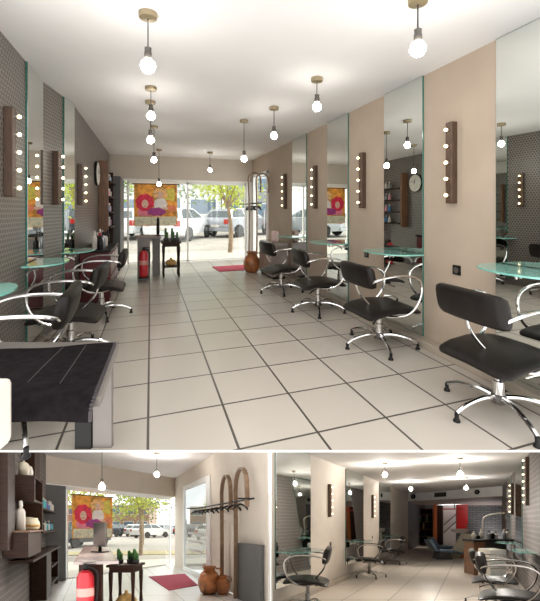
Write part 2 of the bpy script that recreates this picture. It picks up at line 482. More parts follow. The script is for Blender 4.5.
def tube_car(loc, rz, label, paint, L=4.1, group='parked cars', hatch=True):
    t = Thing('car', label, 'car', loc, rz, group)
    w = .86
    # side silhouette of the painted body with wheel arches, nose at +x
    h = L / 2
    def arch(cx):
        return [(cx + .36 * math.cos(R(a)), .30 + .36 * math.sin(R(a))) for a in range(0, 181, 30)]
    low = [(h - .05, .35), (h, .55), (h - .06, .74), (h - .30, .86), (h - 1.15, .97), (-h + .12, .99), (-h + .02, .88), (-h, .55), (-h + .06, .34), (-h + .40, .30)]
    body = low[:9] + [(x, z) for x, z in reversed(arch(-h + .80))][0:7] + [(x, z) for x, z in reversed(arch(h - .82))]
    m = M(True).extr(body, -w, w)
    t.part('body', m, paint)
    # cabin: narrower towards the roof
    if hatch: cab = [(h - 1.05, .96), (h - 1.75, 1.38), (h - 2.1, 1.46), (-h + .75, 1.45), (-h + .38, 1.36), (-h + .10, .97)]
    else: cab = [(h - 1.15, .96), (h - 1.85, 1.36), (h - 2.3, 1.42), (-h + 1.25, 1.40), (-h + .55, .98)]
    n = len(cab)
    def lift_(y, z): return y * (1 - .30 * max(0, z - .97) / .5)
    vs = [(x, lift_(-w + .02, z), z) for x, z in cab] + [(x, lift_(w - .02, z), z) for x, z in cab]
    fs = [tuple(range(n)), tuple(range(n, 2 * n))[::-1]] + [(i, n + i, n + (i + 1) % n, (i + 1) % n) for i in range(n)]
    cabn = t.part('cabin', M().add(vs, fs), paint)
    # glazing laid just proud of the cabin
    def inset(poly, q, dz=0):
        cx = sum(p[0] for p in poly) / len(poly); cz = sum(p[1] for p in poly) / len(poly)
        return [(cx + (x - cx) * q, cz + (z - cz) * q + dz) for x, z in poly]
    for sy in (-1, 1):
        sp = inset(cab, .84, .0)
        mid = (sp[0][0] + sp[-1][0]) / 2 - .1
        front = [p for p in sp if p[0] > mid] ; back = [p for p in sp if p[0] <= mid]
        zt = max(p[1] for p in sp); zb = min(p[1] for p in sp)
        for quad in ([(sp[0][0], zb), sp[1], (mid + .03, zt), (mid + .03, zb)], [(mid - .03, zb), (mid - .03, zt), (sp[-3][0], zt), (sp[-2][0] if hatch else sp[-2][0], sp[-2][1]), (sp[-1][0], zb)]):
            y = [sy * (lift_(w - .02, z) + .006) for x, z in quad]
            g = M().add([(x, yy, z) for (x, z), yy in zip(quad, y)] + [(x, yy - sy * .02, z) for (x, z), yy in zip(quad, y)],
                        [tuple(range(len(quad))), tuple(range(len(quad), 2 * len(quad)))[::-1]] + [(i, (i + 1) % len(quad), len(quad) + (i + 1) % len(quad), len(quad) + i) for i in range(len(quad))])
            t.part('side_window', g, CGLASS)
    def slab(a, b, q, name, mt):
        (x0, z0), (x1, z1) = a, b
        dx, dz = x1 - x0, z1 - z0; L_ = math.hypot(dx, dz); nx, nz = -dz / L_, dx / L_
        if nz < 0: nx, nz = -nx, -nz
        pts = []
        for f in (.1, .9):
            x, z = x0 + dx * f, z0 + dz * f
            yy = lift_(w - .02, z) * q
            pts += [(x + nx * .008, -yy, z + nz * .008), (x + nx * .008, yy, z + nz * .008)]
        low_ = [(x - nx * .02, y, z - nz * .02) for x, y, z in pts]
        t.part(name, M().add(pts + low_, [(0, 1, 3, 2), (4, 6, 7, 5), (0, 4, 5, 1), (2, 3, 7, 6), (0, 2, 6, 4), (1, 5, 7, 3)]), mt)
    slab(cab[0], cab[1], .88, 'windscreen', CGLASS)
    slab(cab[-1], cab[-2], .84, 'rear_window', CGLASS)
    for sx in (-h + .80, h - .82):
        for sy in (-1, 1):
            wl = t.part('wheel', M(True).extr([(sx + .31 * math.cos(2 * PI * i / 20), .31 + .31 * math.sin(2 * PI * i / 20)) for i in range(20)], sy * w - .10, sy * w + .02), TYRE)
            t.part('rim', M(True).extr([(sx + .20 * math.cos(2 * PI * i / 14), .31 + .20 * math.sin(2 * PI * i / 14)) for i in range(14)], sy * (w + .005) - .03, sy * (w + .005) + .03), STEEL, wl)
    for sy in (-1, 1):
        t.part('tail_light', M().box(-h - .01, sy * .68 - .14, .68, -h + .12, sy * .68 + .14, .92, .02), TAIL)
        t.part('headlight', M().box(h - .22, sy * .66 - .16, .60, h - .01, sy * .66 + .16, .76, .02), CHROME)
    t.part('number_plate', M().box(-h - .015, -.26, .52, -h + .03, .26, .64), WPLAST)
    t.part('bumper', M().box(-h - .03, -.80, .32, -h + .15, .80, .50, .03), paint)
    return t

def tree(loc, label, ht, cr, leafm, nleaf=900, seed=1, cw=1.0, lean=0, low=.55, group='street trees'):
    rnd = random.Random(seed)
    t = Thing('tree', label, 'tree', loc, 0, group)
    th = ht * low
    tr = M(True).tube([(0, 0, -.05), (.03, 0, th * .5), (lean, 0, th)], (.085 * ht / 3, .055 * ht / 3), 10)
    tips = []
    for k in range(9):
        a = 2 * PI * k / 9 + rnd.random() * .5
        rr = cr * cw * rnd.uniform(.5, .9); z = rnd.uniform(th + .15, ht * .9)
        tip = (lean + rr * math.cos(a), rr * math.sin(a), z); tips.append(tip)
        tr.tube([(lean, 0, th - .05), (lean + rr * .4 * math.cos(a), rr * .4 * math.sin(a), th + (z - th) * .6), tip], (.035 * ht / 3, .01), 6)
    t.part('trunk', tr, BARK)
    m = M()
    for i in range(nleaf):
        b = tips[rnd.randrange(len(tips))]
        g_ = lambda q: max(-1.9 * q, min(1.9 * q, rnd.gauss(0, q)))
        x = b[0] + g_(cr * .30); y = b[1] + g_(cr * .30); z = b[2] + rnd.gauss(0, (ht - th) * .17)
        s = rnd.uniform(.04, .09) * ht / 3
        d1 = Vector((rnd.gauss(0, 1), rnd.gauss(0, 1), rnd.gauss(0, .6))).normalized(); d2 = d1.cross(Vector((rnd.random(), rnd.random(), rnd.random()))).normalized()
        p = Vector((x, y, z))
        m.add([p - d1 * s, p - d2 * s * .6, p + d1 * s, p + d2 * s * .6], [(0, 1, 2, 3)])
    t.part('foliage', m, leafm)
    return t

def shop_poster(loc, rz, label, w, h):
    """printed banner hung in the window: two women with big hair over autumn leaves"""
    t = Thing('window_poster', label, 'poster', loc, rz)
    t.part('sheet', M().box(0, -.004, 0, w, .004, h), mat('poster_orange_leaves', (.85, .36, .05), .6, noise=.6, nscale=7))
    lay = [0]
    def blob(name, cx, cz, rx, rz_, mt, wob=0, n=22, ph=0):
        lay[0] += 1
        for sy in (-1, 1):
            y = sy * (.004 + .0012 * lay[0])
            pts = [(cx * w + rx * w * math.cos(2 * PI * i / n) * (1 + wob * math.sin(5 * i + ph)), cz * h + rz_ * w * math.sin(2 * PI * i / n) * (1 + wob * math.sin(5 * i + ph))) for i in range(n)]
            pts = [(min(max(x, .0), w), min(max(z, 0), h)) for x, z in pts]
            m = M().extr(pts, y - .0004, y + .0004)
            t.part(name, m, mt)
    skin = mat('printed_skin', (.85, .55, .42), .6, noise=.05)
    t.part('printed_foreground', M().box(.02, -.0046, .01, w - .02, .0046, h * .22), mat('printed_pale_foreground', (.72, .68, .50), .6, noise=.25, nscale=14))
    blob('printed_leaves', .82, .76, .16, .16, mat('printed_yellow_leaves', (.75, .62, .10), .6, noise=.3, nscale=12), .2)
    blob('printed_pink_top', .25, .33, .18, .10, mat('printed_pink_sleeve', (.85, .25, .33), .6, noise=.2), .06)
    blob('printed_red_hair', .25, .56, .21, .21, mat('printed_red_hair', (.80, .03, .08), .6, noise=.4, nscale=25), .05, 40)
    blob('printed_face', .25, .53, .075, .10, skin)
    blob('printed_mouth', .25, .475, .025, .009, RED)
    for dx in (-.03, .03): blob('printed_eye', .25 + dx, .55, .010, .006, BLACK, 0, 10)
    blob('printed_blond_hair', .60, .77, .17, .16, mat('printed_blond_hair', (.85, .50, .20), .6, noise=.4, nscale=25), .08, 40)
    blob('printed_blouse', .61, .52, .16, .15, mat('printed_blouse', (.88, .80, .76), .6, noise=.1), .04)
    blob('printed_face', .60, .75, .06, .085, skin)
    blob('printed_mouth', .60, .70, .02, .008, RED)
    for dx in (-.024, .024): blob('printed_eye', .60 + dx, .765, .008, .005, BLACK, 0, 10)
    blob('printed_skirt', .52, .34, .22, .10, mat('printed_purple_skirt', (.38, .05, .24), .6, noise=.3, nscale=18), .08, 40)
    blob('printed_arm', .74, .42, .10, .03, skin)
    blob('printed_collar', .88, .42, .10, .09, mat('printed_coral', (.86, .27, .12), .6, noise=.2), .1)
    t.part('rod', M(True).tube([(-.05, 0, h + .01), (w + .05, 0, h + .01)], .012, 8, 0), BLACK)
    return t

def jug(loc, label, q=1.0):
    t = Thing('pottery_jug', label, 'jug', loc, 0)
    t.part('body', M(True).lathe([(.10 * q, 0), (.145 * q, .03 * q), (.185 * q, .14 * q), (.185 * q, .24 * q), (.15 * q, .34 * q), (.10 * q, .39 * q), (.095 * q, .42 * q), (.125 * q, .46 * q), (.115 * q, .462 * q), (.085 * q, .42 * q)], 26), JUG)
    t.part('handle', M(True).tube([(.11 * q, 0, .43 * q), (.20 * q, 0, .41 * q), (.21 * q, 0, .33 * q), (.165 * q, 0, .29 * q)], .014 * q, 8), JUG)
    return t

def extinguisher(loc, label, q=1.0):
    t = Thing('fire_extinguisher', label, 'fire extinguisher', loc, 0)
    def P(n_, m, mt, parent=None, label=None): return t.part(n_, m.scale(q), mt, parent, label)
    P('cylinder', M(True).lathe([(.06, 0), (.075, .02), (.078, .05), (.078, .40), (.06, .45), (.03, .475)], 22), RED)
    P('label_band', M(True).lathe([(.0785, .22), (.0795, .222), (.0795, .30), (.0785, .302)], 22), mat('extinguisher_label', (.62, .30, .26), .5), label='pale printed label band')
    P('valve', M(True).lathe([(.022, .475), (.022, .51), (.014, .53)], 12), BLACK)
    P('handle', M().box(-.02, -.012, .52, .10, .012, .535, .004), BLACK)
    P('hose', M(True).tube([(.02, 0, .50), (.10, .02, .46), (.105, .03, .30), (.09, .03, .16)], .010, 8), BLACK)
    return t

def pedestal_table(loc, rz, label, w, h, shelf_z):
    t = Thing('side_table', label, 'table', loc, rz)
    t.part('tabletop', M().box(-w / 2, -w / 2, h - .03, w / 2, w / 2, h, .008), DWOOD)
    t.part('apron', M().box(-w * .42, -w * .42, h - .09, w * .42, w * .42, h - .031), DWOOD)
    for sx in (-1, 1):
        for sy in (-1, 1):
            x, y = sx * w * .38, sy * w * .38
            t.part('leg', M(True).lathe([(.014, 0), (.02, .05), (.016, .1), (.022, h * .35), (.016, h * .5), (.024, h - .15), (.024, h - .09)], 12, x, y), DWOOD)
    t.part('lower_shelf', M().box(-w * .38, -w * .38, shelf_z - .02, w * .38, w * .38, shelf_z, .004), DWOOD)
    return t

def cactus_vase(loc, label, r=.05, h=.13, q=1.0, group='cactus pots', stems=3):
    t = Thing('cactus_pot', label, 'plant', loc, 0, group)
    t.part('pot', M(True).lathe([(r * .8, 0), (r, .01), (r * 1.05, h * .45), (r * .98, h * .46)], 16), PILLAR)
    for i in range(stems):
        a = 2 * PI * i / max(stems, 1); d = r * .4 if stems > 1 else 0
        t.part('stem', M(True).lathe([(.016, h * .4), (.02, h * .6), (.02, h * (1.1 + .25 * i)), (.012, h * (1.25 + .25 * i)), (.002, h * (1.3 + .25 * i))], 8, d * math.cos(a), d * math.sin(a)), GREEN)
    return t

def hoop(loc, rz, label, h, wd, group='tall bent wood canes'):
    """tall bent wooden cane like a walking stick: up, over and down to a short hooked end"""
    m = M(); n = 30; pts = []
    for i in range(12): pts.append((.02 * math.sin(i / 11 * PI), h - wd / 2 - (h - wd / 2) * (1 - i / 11)))
    for i in range(1, 11):
        a = PI - PI * i / 10; pts.append((wd / 2 + wd / 2 * math.cos(a), h - wd / 2 + wd / 2 * math.sin(a)))
    pts += [(wd + .01, h - wd / 2 - .12), (wd + .0, h - wd / 2 - .28)]
    vs, fs = [], []
    for i, (x, z) in enumerate(pts):
        a, b = pts[max(i - 1, 0)], pts[min(i + 1, len(pts) - 1)]
        tx, tz = b[0] - a[0], b[1] - a[1]; l = math.hypot(tx, tz); nx, nz = -tz / l * .014, tx / l * .014
        vs += [(x + nx, -.032, z + nz), (x + nx, .032, z + nz), (x - nx, .032, z - nz), (x - nx, -.032, z - nz)]
    for i in range(len(pts) - 1):
        for k in range(4): fs.append((4 * i + k, 4 * i + (k + 1) % 4, 4 * i + 4 + (k + 1) % 4, 4 * i + 4 + k))
    fs += [(3, 2, 1, 0), tuple(range(4 * len(pts) - 4, 4 * len(pts)))]
    return solo('bent_wood_cane', label, 'decoration', m.add(vs, fs), LWOOD, loc, rz, group)

def coat_rack(loc, rz, label, L, n, hlabel):
    """rail runs along +x, wall on the -y side"""
    t = Thing('coat_rail', label, 'coat rack', loc, rz)
    t.part('rail', M(True).tube([(0, 0, 0), (L, 0, 0)], .014, 10, 0), BLACK)
    for x in (.08, L - .08): t.part('bracket', M(True).tube([(x, 0, 0), (x, -.2, 0)], .011, 8, 0), BLACK)
    return t

def hanger(loc, rz, label, group, q=1.0):
    t = Thing('clothes_hanger', label, 'hanger', loc, rz, group)
    t.part('hook', M(True).tube([(0, .018 * q, -.012), (0, .012 * q, .018 * q), (0, -.012 * q, .018 * q), (0, -.012 * q, -.03 * q), (0, 0, -.07 * q)], .004 * q, 6), STEEL)
    t.part('shoulder_bar', M(True).tube([(0, -.19 * q, -.16 * q), (0, -.12 * q, -.105 * q), (0, 0, -.07 * q), (0, .12 * q, -.105 * q), (0, .19 * q, -.16 * q)], .020 * q, 8), BLACK)
    return t

def outlet(loc, rz, label):
    t = Thing('wall_socket', label, 'socket', loc, rz, 'black wall sockets')
    t.part('plate', M().box(0, -.04, -.04, .010, .04, .04, .003), BLACK)
    t.part('insert', M(True).tube([(.009, 0, 0), (.013, 0, 0)], .026, 16, 0), SOCK)

# ================================================================== UPPER SALON
FR = TOP
CH = 2.50          # ceiling height
XR, XL, XL2 = 2.42, -1.0, -.87
YE = 8.7
ZC0 = 1.851
def ycut(x, zc=ZC0): return (zc - x * S_) / C_
# floor: cut along the front of the building
f = M().prism([(XL - .1, ycut(XL - .1)), (XR + .1, ycut(XR + .1)), (XR + .1, YE + .2), (XL - .1, YE + .2)], -.005, 0)
T = .45
structure('floor', f, tile_mat('floor_tile', T, T, -.014, 4.028 * T, ((1, 0), (0, 1)), (.53, .485, .425), (.075, .065, .055), .014))
# painted edge of the floor slab along the cut
e0, e1 = (XL - .6, ycut(XL - .6, ZC0 - .006)), (XR + .6, ycut(XR + .6, ZC0 - .006))
e2, e3 = (XR + .6, ycut(XR + .6, ZC0)), (XL - .6, ycut(XL - .6, ZC0))
structure('trim_1', M().prism([e0, e1, e2, e3], -.007, .0003), TRIMW)
structure('ceiling', M().prism([(XL - .1, ycut(XL - .1)), (XR + .1, ycut(XR + .1)), (XR + .1, YE + .4), (XL - .1, YE + .4)], CH, CH + .1), WHITE)
# left wall: hexagon mosaic, bending slightly into the room
m = wall_mesh((XL, ycut(XL)), (XL, 3.99), 0, CH, .1)
wall_mesh((XL, 3.99), (-.92, 4.45), 0, CH, .1, m)
wall_mesh((-.92, 4.45), (XL2, 4.76), 0, CH, .1, m)
wall_mesh((XL2, 4.76), (XL2, YE + .3), 0, CH, .1, m)
structure('wall_left', m, HEX)
# right wall with the glazed door opening near the corner
m = wall_mesh((XR, 7.35), (XR, ycut(XR)), 0, CH, .1)
wall_mesh((XR, 8.5), (XR, 7.35), 2.12, CH, .1, m)
wall_mesh((XR, YE + .3), (XR, 8.5), 0, CH, .1, m)
structure('wall_right', m, BEIGE)
structure('baseboard_right', M().box(XR - .10, ycut(XR) + .05, 0, XR - .001, 7.3, .068, .006), SKIRT)
structure('baseboard_left', M().box(XL + .001, ycut(XL) + .12, 0, XL + .05, 3.92, .06, .005), SKIRT)
# header over the shop window, and the window itself
structure('wall_back', M().box(XL2, YE, 1.97, XR, YE + .35, CH), HEADER)
structure('trim_2', M().box(XL2, YE + .02, 1.94, XR, YE + .36, 1.97), TRIMW)
WY = YE + .25
t = Thing('window_1', None, None, (0, WY, 0), kind='structure')
fr = M()
for x in (-.50, .86, 2.32): fr.box(x - .02, -.025, .0, x + .02, .025, 1.94)
fr.box(-.50, -.025, 0, 2.32, .025, .035); fr.box(-.5, -.025, 1.885, 2.32, .025, 1.94)
t.part('frame', fr, TRIMW)
t.part('pane', M().box(-.48, -.004, .035, 2.30, .004, 1.885), PANE)
structure('wall_corner', M().box(2.34, YE - .06, 0, XR, WY + .05, 1.94), TRIMW)
structure('wall_pillar', M().box(XL2, 7.95, 0, -.59, 9.0, 1.95, .01), PILLAR)
t = Thing('door_1', None, None, (XR, 7.925, 0), kind='structure')
fr = M()
for y in (-.555, .525): fr.box(-.03, y, 0, .05, y + .05, 2.10)
fr.box(-.03, -.555, 2.05, .05, .575, 2.11); fr.box(-.02, -.5, .0, .04, .53, .09)
t.part('frame', fr, TRIMW)
t.part('pane', M().box(.005, -.505, .09, .013, .525, 2.05), PANE)
t.part('handle', M(True).tube([(-.05, -.42, .85), (-.05, -.42, 1.25)], .012, 8, 0), STEEL)

# mirrors
ML = ['tall mirror on the beige wall at the right end, behind the nearest chair',
      'tall mirror between beige panels that shows the round clock',
      'narrow tall mirror behind the third chair from the street',
      'narrowest tall mirror on the beige wall, nearest the shop window']
for (y0, y1), lb in zip(((1.30, 1.968), (2.71, 3.295), (4.04, 4.614), (5.343, 5.948)), ML):
    mirror(lb, (XR, (y0 + y1) / 2, .070), PI, y1 - y0, CH - .072)
mirror('tall mirror on the hexagon wall before its bend, with a glass shelf', (XL, 3.74, .09), 0, .46, CH - .092)
mirror('narrow tall mirror on the hexagon wall just past the bend', (-.894, 4.61, .09), -R(9.2), .30, CH - .092)

# strip lamps
RS = ['vertical bulb strip between the two largest mirrors, five bulbs on its left side', 'vertical bulb strip on the beige panel above the second chair',
      'vertical bulb strip on the beige panel between the two narrow mirrors', 'smallest vertical bulb strip on the beige wall, nearest the coat rail']
for y, lb in zip((2.36, 3.69, 4.98, 6.28), RS): strip_lamp((XR, y, 1.30 if y < 3 else 1.27), PI, lb, .68 if y < 3 else .66)
strip_lamp((XL, 3.06, 1.34), 0, 'vertical bulb strip on the hexagon wall, largest on that side', .65)
strip_lamp((-.955, 4.24, 1.30), -R(9.9), 'vertical bulb strip on the hexagon panel between the two left mirrors', .56)
strip_lamp((XL2, 5.05, 1.31), 0, 'vertical bulb strip on the hexagon wall beyond the second mirror, near the clock', .52)
outlet((XR, 2.33, .745), PI, 'black wall socket below the largest bulb strip on the beige wall')
outlet((XR, 3.64, .728), PI, 'black wall socket on the beige panel above the second chair back')

# wall clock
t = Thing('wall_clock', 'round wall clock with a pale face and dark rim on the hexagon wall', 'clock', (XL2, 6.6, 1.86))
def disc_x(r, x0, x1, n=32):
    m = M(True); vs = [(x, r * math.cos(2 * PI * i / n), r * math.sin(2 * PI * i / n)) for x in (x0, x1) for i in range(n)]
    return m.add(vs, [tuple(range(n))[::-1], tuple(range(n, 2 * n))] + [(i, (i + 1) % n, n + (i + 1) % n, n + i) for i in range(n)])
t.part('rim', disc_x(.205, .001, .035), BLACK)
t.part('face', disc_x(.19, .036, .040), mat('clock_face', (.72, .70, .62), .5, noise=.2, nscale=30))
t.part('hour_hand', M().box(.041, -.006, -.01, .044, .006, .09), BLACK)
t.part('minute_hand', M().add([(.045, -.01, -.004), (.047, -.01, -.004), (.047, .14, .05), (.045, .14, .05), (.045, -.01, .004), (.047, -.01, .004), (.047, .14, .058), (.045, .14, .058)],
       [(0, 3, 2, 1), (4, 5, 6, 7), (0, 1, 5, 4), (1, 2, 6, 5), (2, 3, 7, 6), (3, 0, 4, 7)]), BLACK)

# pendants: (x, y, bulb z)
PN = [(-.016, 2.409, 2.162, 'largest glowing pendant bulb with brass canopy, above the left hair-cutting row'),
      (.003, 3.841, 2.203, 'second glowing pendant bulb behind the largest one, short cord'),
      (-.002, 4.333, 2.052, 'pendant bulb hanging just under the second one, thin cord'),
      (.047, 5.595, 1.993, 'fourth pendant bulb of the left ceiling row, long cord'),
      (.162, 7.649, 1.785, 'last pendant bulb of the left row, hanging before the window poster'),
      (1.503, 1.733, 2.198, 'large glowing pendant bulb whose cord runs up out of the picture, by the beige wall'),
      (1.499, 3.081, 2.225, 'pendant bulb with a visible brass canopy before the narrow beige panel'),
      (1.423, 4.108, 2.148, 'pendant bulb on a short cord, third along the beige wall'),
      (1.231, 4.829, 1.958, 'pendant bulb with a small canopy and long cord left of the beige wall'),
      (1.209, 7.693, 2.113, 'small pendant bulb hanging before the window header')]
for i, (x, y, zb, lb) in enumerate(PN):
    pendant((x, y, CH), zb, lb, 0, 'pendant bulbs of the upper salon', 1, q=1.25 if i in (0, 5) else 1.1)

# glass shelves
GS = [('green glass shelf at the right edge of the salon, behind the nearest chair', 1.63, .86), ('green glass shelf under the mirror that shows the clock', 3.0, .835),
      ('green glass shelf under the narrow mirror behind the third chair', 4.33, .82), ('smallest green glass shelf, under the mirror nearest the shop window', 5.65, .81)]
for lb, y, z in GS: glass_shelf((XR - .016, y, z), PI, lb, .66, .36)
glass_shelf((XL + .016, 2.35, .80), 0, 'green glass shelf at the left edge holding a small white bottle', .50, .26)
glass_shelf((XL + .016, 3.55, .80), 0, 'long green glass shelf on the hexagon wall under the nearer mirror', .56, .30)
glass_shelf((-.885, 4.58, .79), -R(9.2), 'small green glass shelf on the hexagon wall under the narrow mirror', .56, .27)
bottle((XL + .10, 2.50, .80), 'small white bottle standing on the glass shelf at the left edge', .085, .022, WPLAST, 0, None)

# chairs
salon_chair((2.03, 1.64, 0), 0, 'black chrome salon chair nearest the camera, cut by the right edge', .98, .025)
salon_chair((2.0, 2.81, 0), 0, 'black chrome salon chair facing the mirror that shows the clock', 1.0, .0)
salon_chair((1.97, 4.02, 0), R(-4), 'black chrome salon chair facing the narrow mirror, third from the street', 1.0, .0)
salon_chair((1.90, 5.15, 0), R(6), 'smallest black chrome salon chair by the beige wall, nearest the pottery jug', 1.0, .0)
salon_chair((-.70, 2.40, 0), PI + R(2), 'black chrome salon chair behind the towel-covered table, back pad end-on', 1.0, .02)
salon_chair((-.66, 3.50, 0), PI - R(4), 'black chrome salon chair second along the hexagon wall', 1.0, .0)
salon_chair((-.555, 4.66, 0), PI, 'black chrome salon chair furthest along the hexagon wall', 1.0, .0)

# towel-covered table at the near left (laid square to the room's front cut)
def cp(a, zc): return (a * C_ + zc * S_, -a * S_ + zc * C_)
t = Thing('low_table', 'low grey table covered by a black towel in the lower left of the salon', 'table', (0, 0, 0))
ZT = .545
t.o.location = (*cp(-.95, 1.86), 0)
ox, oy = cp(-.95, 1.86)
def cq(a, zc): x, y = cp(a, zc); return (x - ox, y - oy)
t.part('tabletop', M().prism([cq(-.80, 1.89), cq(-.63, 1.33), cq(-1.40, 1.33), cq(-1.50, 1.89)], ZT - .035, ZT), GDESK)
t.part('side_panel', M().prism([cq(-.925, 1.866), cq(-.828, 1.866), cq(-.828, 1.89), cq(-.925, 1.89)], 0, ZT - .036), GDESK)
t.part('leg', M().prism([cq(-1.015, 1.858), cq(-.93, 1.858), cq(-.93, 1.885), cq(-1.015, 1.885)], 0, ZT - .036), BLACK)
t.part('leg', M().prism([cq(-1.49, 1.858), cq(-1.42, 1.858), cq(-1.42, 1.885), cq(-1.49, 1.885)], 0, ZT - .036), BLACK)
# towel: a sheet following the top, rolled over the near edge, with a soft hem
m = M(True); nu, nv = 30, 26; vs = []
rnd = random.Random(7)
for j in range(nv + 1):
    for i in range(nu + 1):
        u = i / nu; w = j / nv
        d = w * .62                      # distance from the far hem towards the camera
        a_r = -.805 + d * .29 if d < .52 else -.805 + .52 * .29
        far = 1.845 + .06 * (u - 1) * 0
        if d < .50:
            zc = far - d; z = ZT + .012 + .004 * math.sin(9 * u + 5 * w)
        else:
            b = (d - .50)
            ang = min(b / .05, PI / 2)
            zc = far - .50 - .05 * math.sin(ang); z = ZT + .012 - .05 * (1 - math.cos(ang)) - max(0, b - .05 * PI / 2) * .62
            zc -= .012 * math.sin(14 * u) * max(0, b) * 3
        a_l = -1.44
        a = a_l + (a_r - a_l) * u
        if d > .5: a += 0
        x, y = cp(a, zc - (.11 * (1 - u) * (1 - w) ** 3))
        vs.append((x, y, z))
bx, by = cp(-1.1, 1.6)
top_v = [(x - bx, y - by, z - ZT - .001) for x, y, z in vs]
low_v = [(x, y, z - .008) for x, y, z in top_v]
# keep the underside clear of the table edge
N1 = (nu + 1) * (nv + 1)
fs = []
for j in range(nv):
    for i in range(nu):
        a = j * (nu + 1) + i
        fs += [(a, a + nu + 1, a + nu + 2, a + 1), (N1 + a, N1 + a + 1, N1 + a + nu + 2, N1 + a + nu + 1)]
edge = [i for i in range(nu + 1)] + [j * (nu + 1) + nu for j in range(1, nv + 1)] + [nv * (nu + 1) + i for i in range(nu - 1, -1, -1)] + [j * (nu + 1) for j in range(nv - 1, 0, -1)]
for i in range(len(edge)):
    a, b = edge[i], edge[(i + 1) % len(edge)]; fs.append((a, b, N1 + b, N1 + a))
tw = Thing('towel', 'black cotton towel with two stitched lines draped over the low table', 'towel', (bx, by, ZT + .001))
tw.part('cloth', m.add(top_v + low_v, fs), TOWEL)
for uu in (.66, .80):
    i = int(uu * nu)
    tw.part('stitched_line', M(True).tube([tuple(Vector(top_v[j * (nu + 1) + i - int(j * .05)]) + Vector((0, 0, .0015))) for j in range(1, nv - 7)], .0022, 5, 0), STITCH)
# fringed hem along the right side
hm = M()
for j in range(nv * 2):
    w = min(j / 2, nv - .01); j0 = int(w); fr_ = w - j0
    p = Vector(top_v[j0 * (nu + 1) + nu]).lerp(Vector(top_v[min(j0 + 1, nv) * (nu + 1) + nu]), fr_)
    hm.box(p.x - .002, p.y - .003, p.z - .012, p.x + .010, p.y + .003, p.z + .001)
tw.part('fringe', hm, STITCH)
# white caddy hooked over the near edge of the table, at the picture's left border
cx_, cy_ = cp(-.918, 1.18)
t = Thing('plastic_caddy', 'white plastic caddy hooked on the towel-covered table at the left border', 'container', (cx_, cy_, .455), -YAW)
t.part('tub', M().box(-.09, -.05, 0, .045, .04, .22, .02), WPLAST)
t.part('groove', M().box(.02, -.054, .04, .03, -.049, .13), GDESK)
t.part('hook', M().box(-.088, .038, .112, -.07, .18, .124, .003), WPLAST)

# reception corner
t = Thing('reception_desk', 'narrow dark wood reception desk by the shop window', 'desk', (-.02, 6.95, 0))
t.part('front_panel', M().box(-.20, -.30, 0, .01, -.26, .74), GDESK)
t.part('end_panel', M().box(.05, .22, 0, .19, .26, .74), GDESK)
t.part('desktop', M().box(-.22, -.31, .74, .20, .30, .775, .005), GDESK)
extinguisher((-.115, 6.53, .10), 'red fire extinguisher against the front panel of the reception desk', .95)
t = Thing('bracket_shelf', 'small dark wall bracket holding the red extinguisher', 'bracket', (-.115, 6.60, 0))
t.part('foot', M().box(-.08, -.15, .085, .08, .05, .099), BLACK)
pedestal_table((.365, 7.02, 0), 0, 'small dark wood side table with turned legs by the shop window', .36, .66, .20)
for dx, dy, lb, st in ((-.09, .02, 'cactus pot with three stems at the left of the small side table', 3), (.03, .05, 'tall cactus pot in the middle of the small side table', 3), (.11, -.05, 'single cactus in a black pot on the small side table, front corner', 1)):
    cactus_vase((.365 + dx, 7.02 + dy, .66), lb, .045, .14, stems=st)
solo('woven_gourd', 'rounded ochre gourd basket on the lower shelf of the small side table', 'basket', M(True).lathe([(.05, 0), (.10, .03), (.11, .06), (.07, .10), (.02, .12), (.015, .15)], 18), PUMP, (.365, 7.02, .20))
t = Thing('desk_lamp', 'tall slim dark stand on the reception desk', 'lamp', (.13, 7.0, .775))
t.part('base', M(True).lathe([(.05, 0), (.05, .012), (.02, .02)], 14), BLACK)
t.part('post', M(True).lathe([(.022, .018), (.03, .06), (.025, .30), (.015, .34)], 12), BLACK)
shop_poster((-.366, WY - .10, .885), 0, 'colourful hanging window poster of two women with red and blond hair', .966, .97)
solo('doormat', 'crimson doormat lying on the tiles before the shop window', 'mat', M().box(-.36, -.33, 0, .36, .33, .012, .004), MAT_R, (1.66, 7.55, 0), R(4))
jug((1.93, 6.95, 0), 'glazed brown pottery jug standing beside the beige wall near the doormat', .90)
coat_rack((2.22, 8.45, 1.40), -PI / 2, 'black coat rail sticking along the beige wall near the shop window', 1.25, 8, '')
for i in range(7):
    hanger((2.22, 7.42 + i * .15, 1.40), R(20 * math.sin(i * 2.1)), ['dark hanger nearest the camera on the coat rail of the upper salon', 'second dark hanger on the rail above the pottery jug', 'third dark hanger on the rail above the pottery jug', 'middle dark hanger on the rail above the pottery jug', 'fifth dark hanger on the rail above the pottery jug', 'sixth dark hanger, next to last towards the window', 'dark hanger nearest the shop window on the coat rail'][i], 'dark hangers on the upper coat rail', .9)
hoop((2.00, 7.45, 0), R(-25), 'tall bent wooden cane arching above the coat rail, left of the two', 2.05, .26)
hoop((2.10, 7.22, 0), R(-15), 'tall bent wooden cane closest to the beige wall, right of the two', 2.02, .26)
t = Thing('low_cabinet', 'low dark glossy cabinet behind the smallest salon chair', 'cabinet', (2.225, 6.45, 0))
GLOSSY = mat('glossy_taupe', (.30, .24, .21), .12, noise=.08)
t.part('body', M().box(-.16, -.38, .04, .18, .38, .66, .01), GLOSSY)
t.part('plinth', M().box(-.14, -.36, 0, .16, .36, .04), BLACK)
t.part('door', M().box(-.175, -.37, .06, -.161, -.005, .64, .003), GLOSSY)
t.part('door', M().box(-.175, .005, .06, -.161, .37, .64, .003), GLOSSY)
